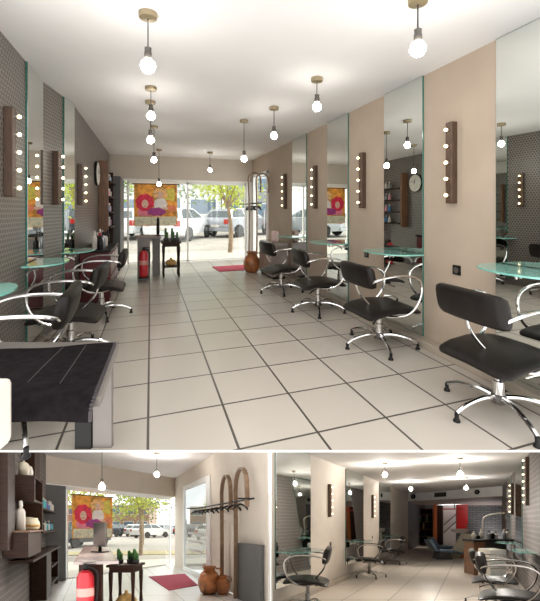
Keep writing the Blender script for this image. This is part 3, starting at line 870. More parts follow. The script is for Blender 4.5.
solo('towel_stack', 'pale pink folded towel standing on the low cabinet', 'towel', M().box(-.05, -.08, 0, .05, .08, .20, .02), mat('pale_pink_towel', (.80, .62, .58), .9, noise=.1, nscale=20), (2.2, 6.3, .66))

# station cabinet, shelves and products along the hexagon wall
t = Thing('station_cabinet', 'burgundy cabinet with a dark top against the hexagon wall', 'cabinet', (-.67, 5.62, 0))
t.part('body', M().box(-.19, -.55, .05, .16, .55, .70, .008), BURG)
t.part('worktop', M().box(-.195, -.57, .70, .18, .57, .73, .004), BLACK)
for k in range(2):
    for j in range(2):
        d = t.part('drawer', M().box(.161, -.54 + .55 * k, .10 + .30 * j, .175, -.02 + .55 * k, .37 + .30 * j, .004), BURG)
        t.part('knob', M(True).ball(.185, -.28 + .55 * k, .235 + .30 * j, .012, 8), STEEL, d)
cols = [BLACK, WPLAST, CARS, BLACK, WPLAST, RED, BLACK, CARS]
wd = ['black', 'white', 'silver', 'black', 'white', 'red', 'black', 'silver']
plc = ['nearest the camera', 'second from the near end', 'third from the near end', 'fourth from the near end', 'fourth from the far end', 'third from the far end', 'second from the far end', 'furthest from the camera']
for i in range(8):
    bottle((-.62 - .09 * (i % 2), 5.12 + i * .135, .73), f'{wd[i]} product bottle on the burgundy cabinet, {plc[i]}', .19 + .05 * ((i * 3) % 4) / 3, .032, cols[i], (i + 1) % 2, 'bottles on the burgundy cabinet')
t = Thing('shelf_unit', 'tall brown wood wall shelf unit beyond the clock', 'shelf', (XL2, 7.45, 0))
t.part('side_board', M().box(.0, -.56, .86, .16, -.50, 2.12, .004), MWOOD)
t.part('side_board', M().box(.0, .30, .50, .16, .34, 2.0, .004), DWOOD)
for z in (.95, 1.22, 1.50, 1.78): t.part('shelf_board', M().box(0, -.50, z - .025, .20, .48, z, .003), DWOOD)
k = 0
ROWN = {.95: 'bottom', 1.22: 'second', 1.50: 'third', 1.78: 'top'}
for z in (.95, 1.22, 1.50, 1.78):
    for j in range(4):
        bottle((XL2 + .10, 7.42 + j * .13, z), ['white', 'blue', 'pink', 'silver'][(j + k) % 4] + f' product bottle on the {ROWN[z]} shelf beyond the clock, ' + ['nearest the camera', 'second', 'third', 'at the window end'][j],
               .17, .035, [WPLAST, mat('blue_plastic', (.05, .22, .45), .4), mat('pink_plastic', (.7, .3, .35), .4), CARS][(j + k) % 4], 0, 'products on the shelves beyond the clock')
    k += 1

# ------------------------------------------------------------------ street outside the upper salon
structure('ground', M().prism([(-4.5, 9.06), (6.5, 9.06), (17, 60), (-24, 60), (-9, 20)], -.15, -.10), ASPH)
structure('path', M().box(-4.4, 9.07, -.0995, 6.4, 11.2, -.03), KERB)
def facade(loc, rz, label, w, h, floors, wins, base, name='building', dep=6):
    t = Thing(name, label, 'building', loc, rz)
    t.part('wall', M().box(0, 0, 0, w, dep, h), base)
    fh = h / floors
    for f_ in range(floors):
        for i in range(wins):
            x = w * (i + .12) / wins
            wn = t.part('window', M().box(x, -.06, fh * f_ + fh * .32, x + w * .76 / wins, .02, fh * f_ + fh * .82), TRIMW)
            t.part('window_pane', M().box(x + .08, -.09, fh * f_ + fh * .35, x + w * .76 / wins - .08, -.061, fh * f_ + fh * .79), FWIN, wn)
    t.part('roof_edge', M().box(-.1, -.15, h, w + .1, dep, h + .25), TRIMW)
    return t
facade((-9.5, 36, -.1), R(-12), 'pale office building with window bands seen through the upper shop window', 16, 9.0, 3, 5, FACW)
facade((6.8, 34, -.1), R(-14), 'grey glazed building beyond the white cars, right of the pale one', 14, 10, 4, 6, FACG)
tube_car((1.35, 17.4, -.10), R(62), 'white hatchback parked outside the upper window, seen from behind', CARW, 3.9)
tube_car((4.6, 19.0, -.10), R(40), 'silver car parked at the right of the white hatchback', CARS, 4.1)
tube_car((-.65, 19.0, -.10), R(66), 'white car parked behind the poster in the upper window', CARW, 3.9)
tube_car((-3.3, 17.6, -.10), R(50), 'silver car at the left edge of the upper window', CARS, 4.1)
tube_car((8.2, 20.5, -.10), R(35), 'dark car parked near the coat rail side of the upper window', CARD, 4.2)
tree((2.30, 10.75, -.03), 'young street tree with yellow-green leaves outside the upper window', 2.7, .85, LEAF, 1100, 3, 1.05, -.05, .52)
tree((-1.9, 13.5, -.03), 'street tree with orange-yellow leaves behind the window poster', 4.2, 1.3, LEAF, 900, 5, 1.2)
tree((.6, 22.5, -.10), 'leafy green tree beyond the parked white cars', 5.6, 1.9, LEAFD, 1100, 8, 1.3, 0, .4)
tree((10.5, 25.5, -.10), 'green tree by the grey building outside the upper window', 6.0, 1.9, LEAFD, 1000, 9, 1.3, 0, .4)

# ================================================================== LOWER ROOM WITH THE SHOP WINDOW (raked floor)
FR = RECEPTION
CB = 2.57
def lw(v): return -1.025 - .484 * v          # left wall line, u at depth v
def rw(v): return 2.31 - .484 * v            # right wall line
c1, c2 = (lw(7.18), 7.18), (rw(10.6), 10.6)
v0 = 3.5
structure('floor', M().prism([(lw(v0), v0), (-.05, v0), (-.05, 4.85), (rw(10.9), 10.9), (lw(7.5), 7.5)], -.06, 0),
          tile_mat('lower_floor_tile', .62, 1.15, .1, .2, ((1, .484), (-.0, 1)), (.66, .64, .61), (.24, .23, .21), .016))
structure('ceiling', M().prism([(lw(v0) - .1, v0), (-.05, v0), (-.05, 4.85), (rw(10.9) + .1, 10.9), (lw(7.5) - .1, 7.5)], CB, CB + .08), WHITE)
structure('wall_left', wall_mesh((lw(v0), v0), c1, 0, CB, .08), HEX2)
m = wall_mesh((rw(7.24), 7.24), (-.03, 4.83), 0, CB, .01)
wall_mesh((rw(9.49), 9.49), (rw(7.24), 7.24), 2.19, CB, .01, m)
wall_mesh(c2, (rw(9.49), 9.49), 0, CB, .01, m)
structure('wall_right', m, LBEIGE)
# header beam
bd = Vector((c2[0] - c1[0], c2[1] - c1[1])).normalized()       # along the window wall
bn = Vector((-bd.y, bd.x))                                      # outwards
def B(s, o): return (c1[0] + bd.x * s + bn.x * o, c1[1] + bd.y * s + bn.y * o)
LW = math.hypot(c2[0] - c1[0], c2[1] - c1[1])
structure('wall_back', M().prism([B(0, 0), B(LW, 0), B(LW, .30), B(0, .30)], 2.02, CB), HEADER)
structure('trim_1', M().prism([B(0, .02), B(LW, .02), B(LW, .30), B(0, .30)], 1.99, 2.02), TRIMW)
structure('wall_pillar', M().prism([B(.0, .0), B(.42, .0), B(.42, .26), B(.0, .26)], 0, 1.99), PILLAR)
t = Thing('window_1', None, None, (*B(0, .18), 0), kind='structure')
def bx_(m, s0, s1, o0, o1, z0, z1):
    o_ = B(0, .18)
    P = [B(s0, .18 + o0), B(s1, .18 + o0), B(s1, .18 + o1), B(s0, .18 + o1)]
    return m.prism([(x - o_[0], y - o_[1]) for x, y in P], z0, z1)
fr = M()
for s in (.43, .55, LW - .03): bx_(fr, s, s + .03, -.02, .02, 0, 1.99)
bx_(fr, .43, LW, -.02, .02, 0, .03); bx_(fr, .43, LW, -.02, .02, 1.93, 1.99)
t.part('frame', fr, TRIMW)
t.part('pane', bx_(M(), .46, LW - .03, -.004, .004, .03, 1.93), PANE)
# glazed door in the right wall
dv = Vector((rw(7.24) - rw(9.49), 7.24 - 9.49)); DL = dv.length; dv.normalize(); dn = Vector((-dv.y, dv.x))
t = Thing('door_1', None, None, (rw(9.49), 9.49, 0), kind='structure')
def D(m, s0, s1, o0, o1, z0, z1):
    P = [(dv.x * s + dn.x * o, dv.y * s + dn.y * o) for s, o in ((s0, o0), (s1, o0), (s1, o1), (s0, o1))]
    return m.prism(P, z0, z1)
fr = M()
for s0, s1 in ((0, .09), (DL - .26, DL)): D(fr, s0, s1, -.03, .03, 0, 2.19)
D(fr, .09, DL - .26, -.03, .03, 2.08, 2.19); D(fr, .09, DL - .26, -.03, .03, 0, .08)
t.part('frame', fr, TRIMW)
t.part('pane', D(M(), .09, DL - .26, -.004, .004, .08, 2.08), pane_mat('film_glass', (.75, .78, .78), .22, .1))
t.part('handle', M(True).tube([(dv.x * .5 - dn.x * .05, dv.y * .5 - dn.y * .05, .8), (dv.x * .5 - dn.x * .05, dv.y * .5 - dn.y * .05, 1.3)], .015, 8, 0), STEEL)
for z in (.55, .75, .95, 1.15): t.part('film_stripe', D(M(), .5, DL - .6, -.010, -.005, z, z + .05), FROST)
# divider between the two lower rooms
structure('wall_divider', M().prism([(-.004, 4.74), (.018, 4.74), (.03, 5.30), (-.02, 4.84)], -.4, 1.6), TRIMW)

pendant((-2.2, 6.95, CB), 2.15, 'pendant bulb with canopy near the corner of the lower window room', 0, 'pendant bulbs of the lower window room', 1, 1.3)
pendant((-2.35, 5.0, CB), 1.15 - (487 - 526) * 5.0 / 357.5, 'pendant bulb on a long cord above the desk of the lower window room', 0, 'pendant bulbs of the lower window room', 1, 1.1)

# shelves on the left wall
def along(v, off=0.0):   # point on left wall line, off metres into the room
    n = Vector((1, .484)).normalized(); return (lw(v) + n.x * off, v + n.y * off)
LD = Vector((-.484, 1)).normalized(); LA = math.atan2(LD.y, LD.x)
def lbox(m, v_0, v_1, o0, o1, z0, z1, org):
    P = [along(v_0, o0), along(v_1, o0), along(v_1, o1), along(v_0, o1)]
    return m.prism([(x - org[0], y - org[1]) for x, y in P], z0, z1)
def wall_unit(name, label, cat, vc, parts, group=None):
    org = along(vc)
    t = Thing(name, label, cat, (*org, 0), 0, group)
    for nm, a, mt in parts: t.part(nm, lbox(M(), *a, org), mt)
    return t
wall_unit('tall_board', 'broad dark brown board at the left border of the lower window room', 'board', 3.8, [('panel', (3.62, 3.95, .01, .10, 0.9, 2.45), DWOOD)])
wall_unit('box_shelf', 'open square dark shelf box with pale jars on its top', 'shelf', 4.3,
          [('side_board', (4.10, 4.16, .01, .26, 1.44, 1.72), DWOOD), ('side_board', (4.70, 4.76, .01, .26, 1.07, 1.76), DWOOD), ('top_board', (4.10, 4.76, .01, .26, 1.72, 1.745), DWOOD), ('bottom_board', (4.16, 4.70, .01, .26, 1.44, 1.465), DWOOD), ('back_board', (4.16, 4.70, .01, .03, 1.465, 1.72), DWOOD)])
wall_unit('tall_shelf_upright', 'tall dark brown upright beside the square shelf box', 'shelf', 4.95, [('upright', (4.80, 5.22, .01, .16, 1.50, 2.30), DWOOD), ('upright_foot', (5.14, 5.22, .01, .16, 1.09, 1.50), DWOOD)])
wall_unit('wide_box_shelf', 'wide closed dark box under the square shelf box', 'shelf', 4.2,
          [('body', (3.85, 4.75, .01, .24, .80, 1.08), DWOOD), ('top_board', (3.83, 4.80, .01, .26, 1.08, 1.10), MWOOD)])
wall_unit('wall_shelf', 'upper narrow wall shelf carrying turquoise and white bottles', 'shelf', 6.2, [('board', (5.25, 7.15, .01, .20, 1.40, 1.425), DWOOD)])
wall_unit('wall_shelf', 'lower narrow wall shelf carrying red and blue bottles', 'shelf', 6.2, [('board', (5.25, 7.15, .01, .20, 1.045, 1.07), DWOOD)])
wall_unit('wall_counter', 'long narrow dark counter along the hexagon wall of the lower window room', 'counter', 5.5,
          [('board', (4.1, 7.15, .01, .25, .72, .75), DWOOD), ('upright', (5.45, 6.0, .01, .22, 0, .72), DWOOD), ('shelf_board', (6.1, 7.10, .01, .22, .42, .445), DWOOD), ('shelf_board', (6.1, 7.10, .01, .22, .12, .145), DWOOD), ('end_board', (7.05, 7.12, .01, .22, 0, .72), DWOOD)])
tq = mat('turquoise_plastic', (.05, .42, .45), .4); bl = mat('blue_plastic', (.05, .22, .45), .4)
vi = mat('violet_plastic', (.18, .12, .40), .4); orp = mat('coral_plastic', (.65, .14, .07), .4)
upper = [(5.45, WPLAST, 'white', .24, .05), (5.75, tq, 'turquoise', .22, .06), (5.98, tq, 'teal', .20, .055), (6.25, vi, 'violet', .19, .05), (6.48, bl, 'blue', .15, .05), (6.72, WPLAST, 'white', .20, .065), (6.95, WPLAST, 'white', .20, .06)]
for i, (v, mt, cn, h, r) in enumerate(upper):
    bottle((*along(v, .10), 1.425), f'{cn} bottle on the upper narrow shelf, ' + ['nearest the tall upright', 'second from the upright', 'third from the upright', 'in the middle', 'just past the middle', 'next to last before the window', 'last before the window'][i], h, r, mt, 0, 'bottles on the upper narrow shelf')
lower = [(5.35, orp, 'coral', .15, .055), (5.55, RED, 'red', .20, .05), (5.80, BLACK, 'black', .15, .045), (6.02, WPLAST, 'white', .17, .05), (6.25, tq, 'teal', .16, .05), (6.48, WPLAST, 'white', .16, .05), (6.70, bl, 'blue', .18, .05), (6.93, tq, 'teal', .16, .05)]
for i, (v, mt, cn, h, r) in enumerate(lower):
    bottle((*along(v, .10), 1.07), f'{cn} bottle on the lower narrow shelf, ' + ['nearest the tall upright', 'second from the upright', 'third from the upright', 'fourth from the upright', 'fourth from the window', 'third from the window', 'second from the window', 'last before the window'][i], h, r, mt, i % 2, 'bottles on the lower narrow shelf')
for v, lb, cm in ((4.25, 'pale ceramic jar on the square shelf box, nearer one', GDESK), (4.50, 'white ceramic jar on the square shelf box, further one', WPLAST)):
    t = Thing('ceramic_jar', lb, 'jar', (*along(v, .13), 1.745), 0, 'jars on the square shelf box')
    t.part('body', M(True).lathe([(.04, 0), (.055, .02), (.058, .10), (.045, .16), (.015, .178)], 18), CREAM if cm is GDESK else WPLAST)
    t.part('lid_knob', M(True).ball(0, 0, .184, .012, 8), CREAM if cm is GDESK else WPLAST)
bottle((*along(4.02, .14), 1.10), 'tall pale bottle standing on the wide closed box', .34, .045, WPLAST, 0, None)
t = Thing('round_tub', 'round cream tub with brown band on the wide closed box', 'container', (*along(4.50, .14), 1.10))
t.part('tub', M(True).lathe([(.09, 0), (.115, .02), (.12, .08), (.11, .12)], 20), CREAM)
t.part('lid', M(True).lathe([(.10, .12), (.10, .15), (.02, .165)], 20), CREAM)
t.part('band', M(True).lathe([(.119, .04), (.1225, .045), (.1225, .065), (.12, .07)], 20), PUMP)

# desk and side table
A_, B_, C2_, D_ = (-2.02, 3.67), (-1.60, 3.78), (-2.50, 5.60), (-3.62, 7.0)
dc = (-2.2, 4.6)
t = Thing('reception_desk', 'long narrow reception desk with a mauve-grey top in the lower window room', 'desk', (*dc, 0))
rel = lambda p: (p[0] - dc[0], p[1] - dc[1])
t.part('desktop', M().prism([rel(A_), rel(B_), rel(C2_), rel(D_)], .75, .78), DESKTOP)
t.part('front_panel', M().prism([rel((-2.03, 3.80)), rel((-1.79, 3.80)), rel((-1.80, 3.86)), rel((-2.04, 3.86))], 0, .75), DWOOD)
t.part('back_panel', M().prism([rel((-2.84, 5.80)), rel((-2.74, 5.80)), rel((-2.76, 5.86)), rel((-2.86, 5.86))], 0, .75), DWOOD)
t.part('side_panel', M().prism([rel((-2.07, 3.87)), rel((-2.04, 3.87)), rel((-2.86, 5.80)), rel((-2.89, 5.80))], .55, .75), DWOOD)
extinguisher((-1.90, 3.68, .20), 'red fire extinguisher hanging on the front panel of the mauve-topped desk', 1.05)
solo('wall_bracket', 'black bracket under the extinguisher of the mauve-topped desk', 'bracket', M().box(-.07, -.06, -.012, .07, .12, 0), BLACK, (-1.90, 3.68, .199))
t = Thing('desk_monitor', 'slim dark monitor seen from its side on the mauve-topped desk', 'monitor', (-2.40, 5.05, .78), R(-20))
t.part('foot', M().box(-.10, -.07, 0, .10, .07, .012, .004), BLACK)
t.part('neck', M().box(-.015, -.015, .012, .015, .015, .12), BLACK)
t.part('screen', M().box(-.11, -.018, .08, .11, .018, .42, .006), STEEL)
pedestal_table((-1.72, 4.28, 0), R(0), 'dark wood side table with turned legs beside the mauve-topped desk', .34, .70, .20)
for dx, dy, lb, st in ((-.10, .05, 'leafy cactus pot at the left of the dark side table in the lower room', 3), (.02, .08, 'small cactus cluster in the middle of the dark side table in the lower room', 2), (.10, .03, 'spiky cactus pot at the right corner of the dark side table in the lower room', 3)):
    cactus_vase((-1.72 + dx, 4.28 + dy, .70), lb, .042, .10, stems=st)
solo('woven_gourd', 'ochre gourd basket on the lower shelf of the dark side table in the lower room', 'basket', M(True).lathe([(.06, 0), (.115, .03), (.12, .07), (.08, .12), (.02, .15), (.015, .18)], 18), PUMP, (-1.72, 4.28, .20))
org = B(.62, -.12)
shop_poster((*B(.605, .06), .88), math.atan2(bd.y, bd.x), 'hanging poster of two women with red and blond hair in the lower window', 1.04, .95)
solo('doormat', 'crimson doormat on pale tiles in the lower window room', 'mat', M().prism([(-.62, .72), (.08, 1.20), (.72, -.42), (.32, -.98)], 0, .012), MAT_R, (-2.12, 7.35, 0))
jug((-1.04, 6.10, 0), 'brown pottery jug on the floor beside the bent canes in the lower room', 1.0)
jug((-.80, 6.05, 0), 'smaller brown pottery jug behind the bent canes in the lower room', .68)
RA = math.atan2(-1, .484)
rp = lambda v, off: (rw(v) - .9 * off, v - .436 * off)
coat_rack((*rp(7.9, .14), 1.53), RA, 'black coat rail on the beige wall of the lower window room', 3.25, 10, '')
dR = Vector((.484, -1)).normalized()
ordn = ['first dark hanger from the glazed door', 'second dark hanger from the glazed door', 'third dark hanger from the glazed door', 'fourth dark hanger from the glazed door', 'fifth dark hanger from the glazed door', 'fifth dark hanger from the rail end by the grey cabinet', 'fourth dark hanger from the rail end by the grey cabinet', 'third dark hanger from the rail end by the grey cabinet', 'second dark hanger from the rail end by the grey cabinet', 'dark hanger at the rail end by the grey cabinet']
for i in range(10):
    s = .15 + i * .29
    p = rp(7.9, .14); p = (p[0] + dR.x * s, p[1] + dR.y * s)
    hanger((*p, 1.53), RA + R(25), ordn[i] + ', lower coat rail', 'dark hangers on the lower coat rail', .80)
hoop((*rp(6.35, .10), 0), RA - R(5), 'bent wooden cane of the lower room, left one beside the jug', 2.0, .62)
hoop((*rp(5.72, .10), 0), RA - R(5), 'bent wooden cane of the lower room, right one nearer the grey cabinet', 2.02, .62)
t = Thing('grey_cabinet', 'dark grey cabinet against the beige wall at the end of the coat rail', 'cabinet', (*rp(5.3, 0), 0))
def rr(m, v_0, v_1, o0, o1, z0, z1):
    o = rp(5.3, 0); P = [rp(v_0, o0), rp(v_1, o0), rp(v_1, o1), rp(v_0, o1)]
    return m.prism([(x - o[0], y - o[1]) for x, y in P], z0, z1)
t.part('body', rr(M(), 4.92, 5.70, .02, .07, .0, .86), PILLAR)
t.part('worktop', rr(M(), 4.91, 5.71, .015, .08, .86, .885), PILLAR)

# street outside the lower window room
structure('ground', M().prism([(-75, 9.2), (-4.6, 8.4), (-2.6, 11.2), (0, 9.9), (-.05, 13), (20, 95), (-90, 95)], -.2, -.10), ASPH)
structure('path', M().prism([(-6.4, 8.3), (-4.85, 7.9), (-2.9, 11.2), (-1.9, 11.3), (-2.0, 13.5), (-8.5, 11.0)], -.0995, -.03), KERB)
structure('verge', M().prism([(-12, 14.6), (-1, 16), (-1, 18.5), (-14, 16.2)], -.0995, -.07), VERGE)
facade((-52, 76, -.1), R(2), 'long brick building with white-framed windows beyond the parking area', 26, 5.6, 2, 9, FACB)
facade((-17, 76, -.1), R(2), 'brick building part at the right, seen through the lower room glazed door', 14, 5.2, 2, 5, FACB)
tube_car((-11.6, 21.5, -.10), R(80), 'dark car at the left edge of the lower window', CARD, 4.2)
LC = [(-14.0, 33, 'dark car parked just right of the poster in the lower window', CARD), (-12.4, 34, 'white car second from the poster in the lower window row', CARW), (-10.3, 35, 'silver car left of the tree trunk in the lower window', CARS),
      (-12.7, 40, 'white car parked behind the first row in the lower window', CARW), (-10.0, 30, 'white car right behind the tree trunk', CARW), (-11.2, 45, 'far silver car in the back row of the lower window', CARS), (-7.4, 33, 'dark car parked at the right end of the lower window row', CARD), (-4.2, 26, 'pale car seen through the glazed door of the lower room', CARW)]
for i, (u, v, lb, p) in enumerate(LC): tube_car((u * 1.28, v * 1.28, -.10), R(70 + 12 * math.sin(i)), lb, p, 4.1)
tree((-5.5, 15.2, -.07), 'street tree with yellow-green crown outside the lower window', 3.3, 1.1, LEAF, 1300, 21, 1.2, 0, .5)
tree((-8.6, 24, -.07), 'darker green tree behind the yellow-green one in the lower window', 5.0, 1.5, LEAFD, 1100, 22, 1.2, 0, .45)
tree((-14.5, 27, -.07), 'orange-yellow tree just right of the lower poster', 4.6, 1.5, LEAF, 1100, 23, 1.2, 0, .45)
tree((-6.0, 40, -.07), 'small round yellow tree before the brick building', 4.0, 1.2, LEAF, 800, 24, 1.1, 0, .35)

# ================================================================== LOWER STYLING ROOM (raked floor)
FR = STYLING
def sl(v): return -3.03 + .573 * v
def sr(v): return .98 + .573 * v
VB = 16.2
structure('floor', M().prism([(.05, 3.6), (sr(3.6), 3.6), (sr(12.4), 12.4), (sr(20), 20.3), (sl(20.3), 20.3), (.05, 5.4)], -.06, 0),
          tile_mat('styling_floor_tile', .78, 1.5, .1, .1, ((1, -.573), (0, 1)), (.64, .57, .49), (.22, .19, .16), .02))
structure('ceiling', M().prism([(.05, 3.6), (sr(3.6), 3.6), (sr(12.9), 12.9), (sl(16.3), 16.3), (.05, 5.4)], CB, CB + .08), WHITE)
structure('wall_left', wall_mesh((.035, 5.36), (sl(VB), VB), 0, CB, .012), LBEIGE)
structure('baseboard_left', M().prism([(sl(5.6) + .0, 5.6), (sl(16), 16), (sl(16) + .07, 15.96), (sl(5.6) + .07, 5.56)], 0, .09), SKIRT)
structure('wall_right', wall_mesh((sr(13.0), 13.0), (sr(3.7), 3.7), 0, CB, .08), HEX2)
# white bulkhead and the deeper, lower part of the room
b0, b1 = (sl(VB), VB), (sr(12.7), 12.7)
structure('trim_2', M().prism([b0, b1, (b1[0] + .1, b1[1] + .25), (b0[0] + .1, b0[1] + .25)], 2.22, CB), TRIMW)
structure('ceiling_low', M().prism([b0, b1, (8.6, 12.95), (13.6, 20.2), (10.3, 20.2), (10.3, 18.7), (9.2, 18.7), (9.2, 20.2), (sl(20.2), 20.2)], 2.20, 2.219), mat('pinkish_ceiling', (.52, .40, .36), .7))  # gap added over the stair panel so sky light reaches the far end
structure('wall_back', M().prism([(sl(20), 20.0), (13.4, 20.0), (13.4, 20.1), (sl(20), 20.1)], 0, 2.2), STONE)
structure('wall_side', M().prism([(sr(13.0), 13.0), (sr(13.0) + .1, 13.0), (13.5, 20), (13.4, 20)], 0, 2.2), STONE)
structure('wall_side_left', wall_mesh((sl(VB), VB), (sl(20), 20), 0, 2.2, .08), PILLAR)

SA = math.atan2(1, .573) - PI / 2      # rotation that turns +x (out of the wall) into the room
def onl(v, o=0): n = Vector((1, -.573)).normalized(); return (sl(v) + n.x * o, v + n.y * o)
def onr(v, o=0): n = Vector((-1, .573)).normalized(); return (sr(v) + n.x * o, v + n.y * o)
LN = math.atan2(-.573, 1); RN = LN + PI
SEG = math.hypot(1, .573)
for v_0, v_1, lb in ((5.42, 6.57, 'large mirror at the left border of the lower styling room'), (8.36, 9.68, 'second tall mirror along the wall of the lower styling room'), (11.3, 12.77, 'third tall mirror along the wall of the lower styling room')):
    mirror(lb, (*onl((v_0 + v_1) / 2, .001), .30), LN, (v_1 - v_0) * SEG, CB - .31, 'mirrors of the lower styling room')
for v, lb in ((7.40, 'large bulb strip lamp on the first pale panel of the lower styling room'), (10.5, 'smaller bulb strip lamp on the second pale panel of the lower styling room')):
    strip_lamp((*onl(v), 1.42), LN, lb, .68, group='bulb strips on the pale panels of the lower room')
outlet((*onl(7.5), .86), LN, 'black wall socket on the first pale panel of the lower styling room')
outlet((*onl(10.55), .86), LN, 'black wall socket on the second pale panel of the lower styling room')
for v, w, lb in ((6.0, 1.1, 'green glass shelf at the left border of the lower styling room'), (8.95, 1.0, 'green glass shelf behind the second chair of the lower styling room'), (12.0, 1.0, 'green glass shelf behind the furthest chair of the lower styling room')):
    glass_shelf((*onl(v, .02), .86), LN, lb, w, .42, 'glass shelves of the lower styling room')
salon_chair((.57, 5.40, 0), PI - R(12), 'black salon chair at the left border of the lower styling room', 1.22, .02)
salon_chair((2.39, 8.6, 0), PI - R(10), 'black salon chair second along the mirrors of the lower styling room', 1.16, .0)
salon_chair((3.88, 11.2, 0), PI - R(10), 'black salon chair furthest along the mirrors of the lower styling room', 1.14, .0)
salon_chair((2.95, 4.42, 0), -R(33), 'black salon chair in the corner of the lower styling room, cut by the picture', 1.22, .0)
salon_chair((3.58, 5.75, 0), -R(30), 'black salon chair behind the corner chair of the lower styling room', 1.15, .0)
for v, zc_, lb in ((7.59, (2.44, 7.59), 'large pendant bulb over the middle of the lower styling room'),):
    pass
PL = [((2.44, 7.59), 2.18, 'pendant bulb left of centre on the lower styling room ceiling'), ((4.35, 11.04), 2.26, 'small pendant bulb furthest left on the lower styling room ceiling'),
      ((3.71, 6.98), 2.20, 'largest pendant bulb on the lower styling room ceiling, right of centre'), ((5.50, 10.03), 2.22, 'small pendant bulb furthest right on the lower styling room ceiling')]
PL = [((2.44, 7.59), 1.35 + (520.5 - 475) * 7.59 / 357.5, PL[0][2]), ((4.35, 11.04), 1.35 + (520.5 - 489) * 11.04 / 357.5, PL[1][2]), ((3.71, 6.98), 1.35 + (520.5 - 474) * 6.98 / 357.5, PL[2][2]), ((5.50, 10.03), 1.35 + (520.5 - 488) * 10.03 / 357.5, PL[3][2])]
for (u, v), zb, lb in PL: pendant((u, v, CB), zb, lb, 0, 'pendant bulbs of the lower styling room', 1, 1.25)
# vents on the bulkhead
bdv = Vector((b1[0] - b0[0], b1[1] - b0[1])); bL = bdv.length; bdv.normalize()
def onb(s, o=.0): return (b0[0] + bdv.x * s + bdv.y * o, b0[1] + bdv.y * s - bdv.x * o)
BA = math.atan2(bdv.y, bdv.x)
def round_vent(s, z, r, lb):
    t = Thing('round_vent', lb, 'vent', (*onb(s, .0), z), BA, 'round black vents on the white bulkhead')
    n = 18
    for nm, rr_, y0, y1 in (('ring', r, -.05, -.002), ('core', r * .6, -.07, -.051)):
        t.part(nm, M(True).extr([(rr_ * math.cos(2 * PI * i / n), rr_ * math.sin(2 * PI * i / n)) for i in range(n)], y0, y1), BLACK if nm == 'ring' else SOCK)
# the run of the bulkhead is 4.2 m: vents at one tenth, middle and near the far wall
round_vent(.30, 2.42, .11, 'round black vent at the left end of the white bulkhead')
round_vent(bL * .78, 2.42, .09, 'round black vent at the right part of the white bulkhead')
t = Thing('grille_vent', 'rectangular black grille in the middle of the white bulkhead', 'vent', (*onb(bL * .40), 2.42), BA)
t.part('frame', M().box(-.26, -.03, -.09, .26, -.002, .09, .004), BLACK)
for i in range(4): t.part('slat', M().box(-.23, -.045, -.07 + .04 * i, .23, -.031, -.05 + .04 * i), SOCK)

# far end: shelving, orange post, stairs, red panel, wash units
def at(x, y, v): return ((x - 270) / 357.5 * v, v)
t = Thing('dark_shelving', 'dark open shelving at the far end of the lower styling room', 'shelf', (8.25, 19.6, 0))
t.part('back', M().box(-.62, .2, 0, .62, .25, 2.0), DWOOD)
for x in (-.62, -.22, .20, .60): t.part('upright', M().box(x - .02, -.1, 0, x + .02, .2, 2.0), BLACK)
for z in (.05, .45, .85, 1.25, 1.65, 1.98): t.part('shelf_board', M().box(-.62, -.1, z, .62, .2, z + .03), MWOOD)
for i in range(5):
    bottle((7.85 + .19 * i, 19.6, .88 if i % 2 else 1.28), ['green', 'amber', 'green', 'amber', 'green'][i] + ' bottle in the dark far shelving, ' + ['at its left side', 'second from its left side', 'in its middle', 'second from the orange post', 'nearest the orange post'][i], .30, .06, GREEN if i % 2 == 0 else PUMP, 0, 'bottles in the dark far shelving')
solo('orange_post', 'upright orange post beside the dark far shelving', 'post', M().box(-.09, -.06, 0, .09, .06, 2.19, .01), ORANGE, (8.72, 18.9, 0))
t = Thing('dark_screen', 'dark slatted screen wall between orange post and bright stairwell', 'screen', (8.98, 19.3, 0))
t.part('board', M().box(-.16, -.03, 0, .32, .03, 2.18), DWOOD)
t = Thing('stair_panel', 'bright white stairwell panel with two sloping handrails', 'stairs', (9.62, 19.2, 0))
t.part('panel', M().box(-.30, 0, 0, .36, .04, 2.18), TRIMW)
for z in (1.0, 1.4): t.part('handrail', M(True).tube([(-.32, -.06, z - .30), (.36, -.06, z + .30)], .025, 8, 0), PILLAR)
solo('red_partition', 'tall bright red partition at the far end of the lower styling room', 'panel', M().box(-.28, -.03, 0, .28, .03, 1.42, .005), REDP, (9.78, 18.2, .74))
t = Thing('red_canopy', 'flat red canopy beside the tall red panel', 'canopy', (8.75, 17.3, 1.88))
t.part('board', M().prism([(-.45, -.1), (.50, -.25), (.50, .3), (-.25, .3)], 0, .05), REDP)
t.part('hanger_rod', M(True).tube([(.2, .05, .05), (.2, .05, .31)], .02, 6, 0), BLACK)
def wash_unit(loc, rz, lb, q=.74):
    t = Thing('wash_unit', lb, 'wash chair', loc, rz)
    t.part('seat', M(True).pad(.42, .36, .14, lambda x, y: .46 - .1 * x, ex=4).scale(q), BLUEG)
    t.part('backrest', M(True).extr([(-.55, .40), (-.40, .36), (-.72, .92), (-.86, .90)], -.32, .32).scale(q), BLUEG)
    t.part('footrest', M(True).extr([(.38, .40), (.46, .36), (.80, .22), (.78, .30)], -.30, .30).scale(q), BLUEG)
    t.part('base', M().extr([(-.45, 0), (.25, 0), (.15, .34), (-.35, .34)], -.28, .28).scale(q), PILLAR)
    return t
wash_unit((6.15, 12.6, 0), 0, 'blue-grey reclining wash chair at the far end, left of the cream stand')
wash_unit((7.05, 14.4, 0), 0, 'blue-grey reclining wash chair partly hidden behind the first one')
t = Thing('wash_basin_stand', 'cream slanted basin stand with white basin beside the blue-grey chair', 'basin', (6.75, 12.8, 0))
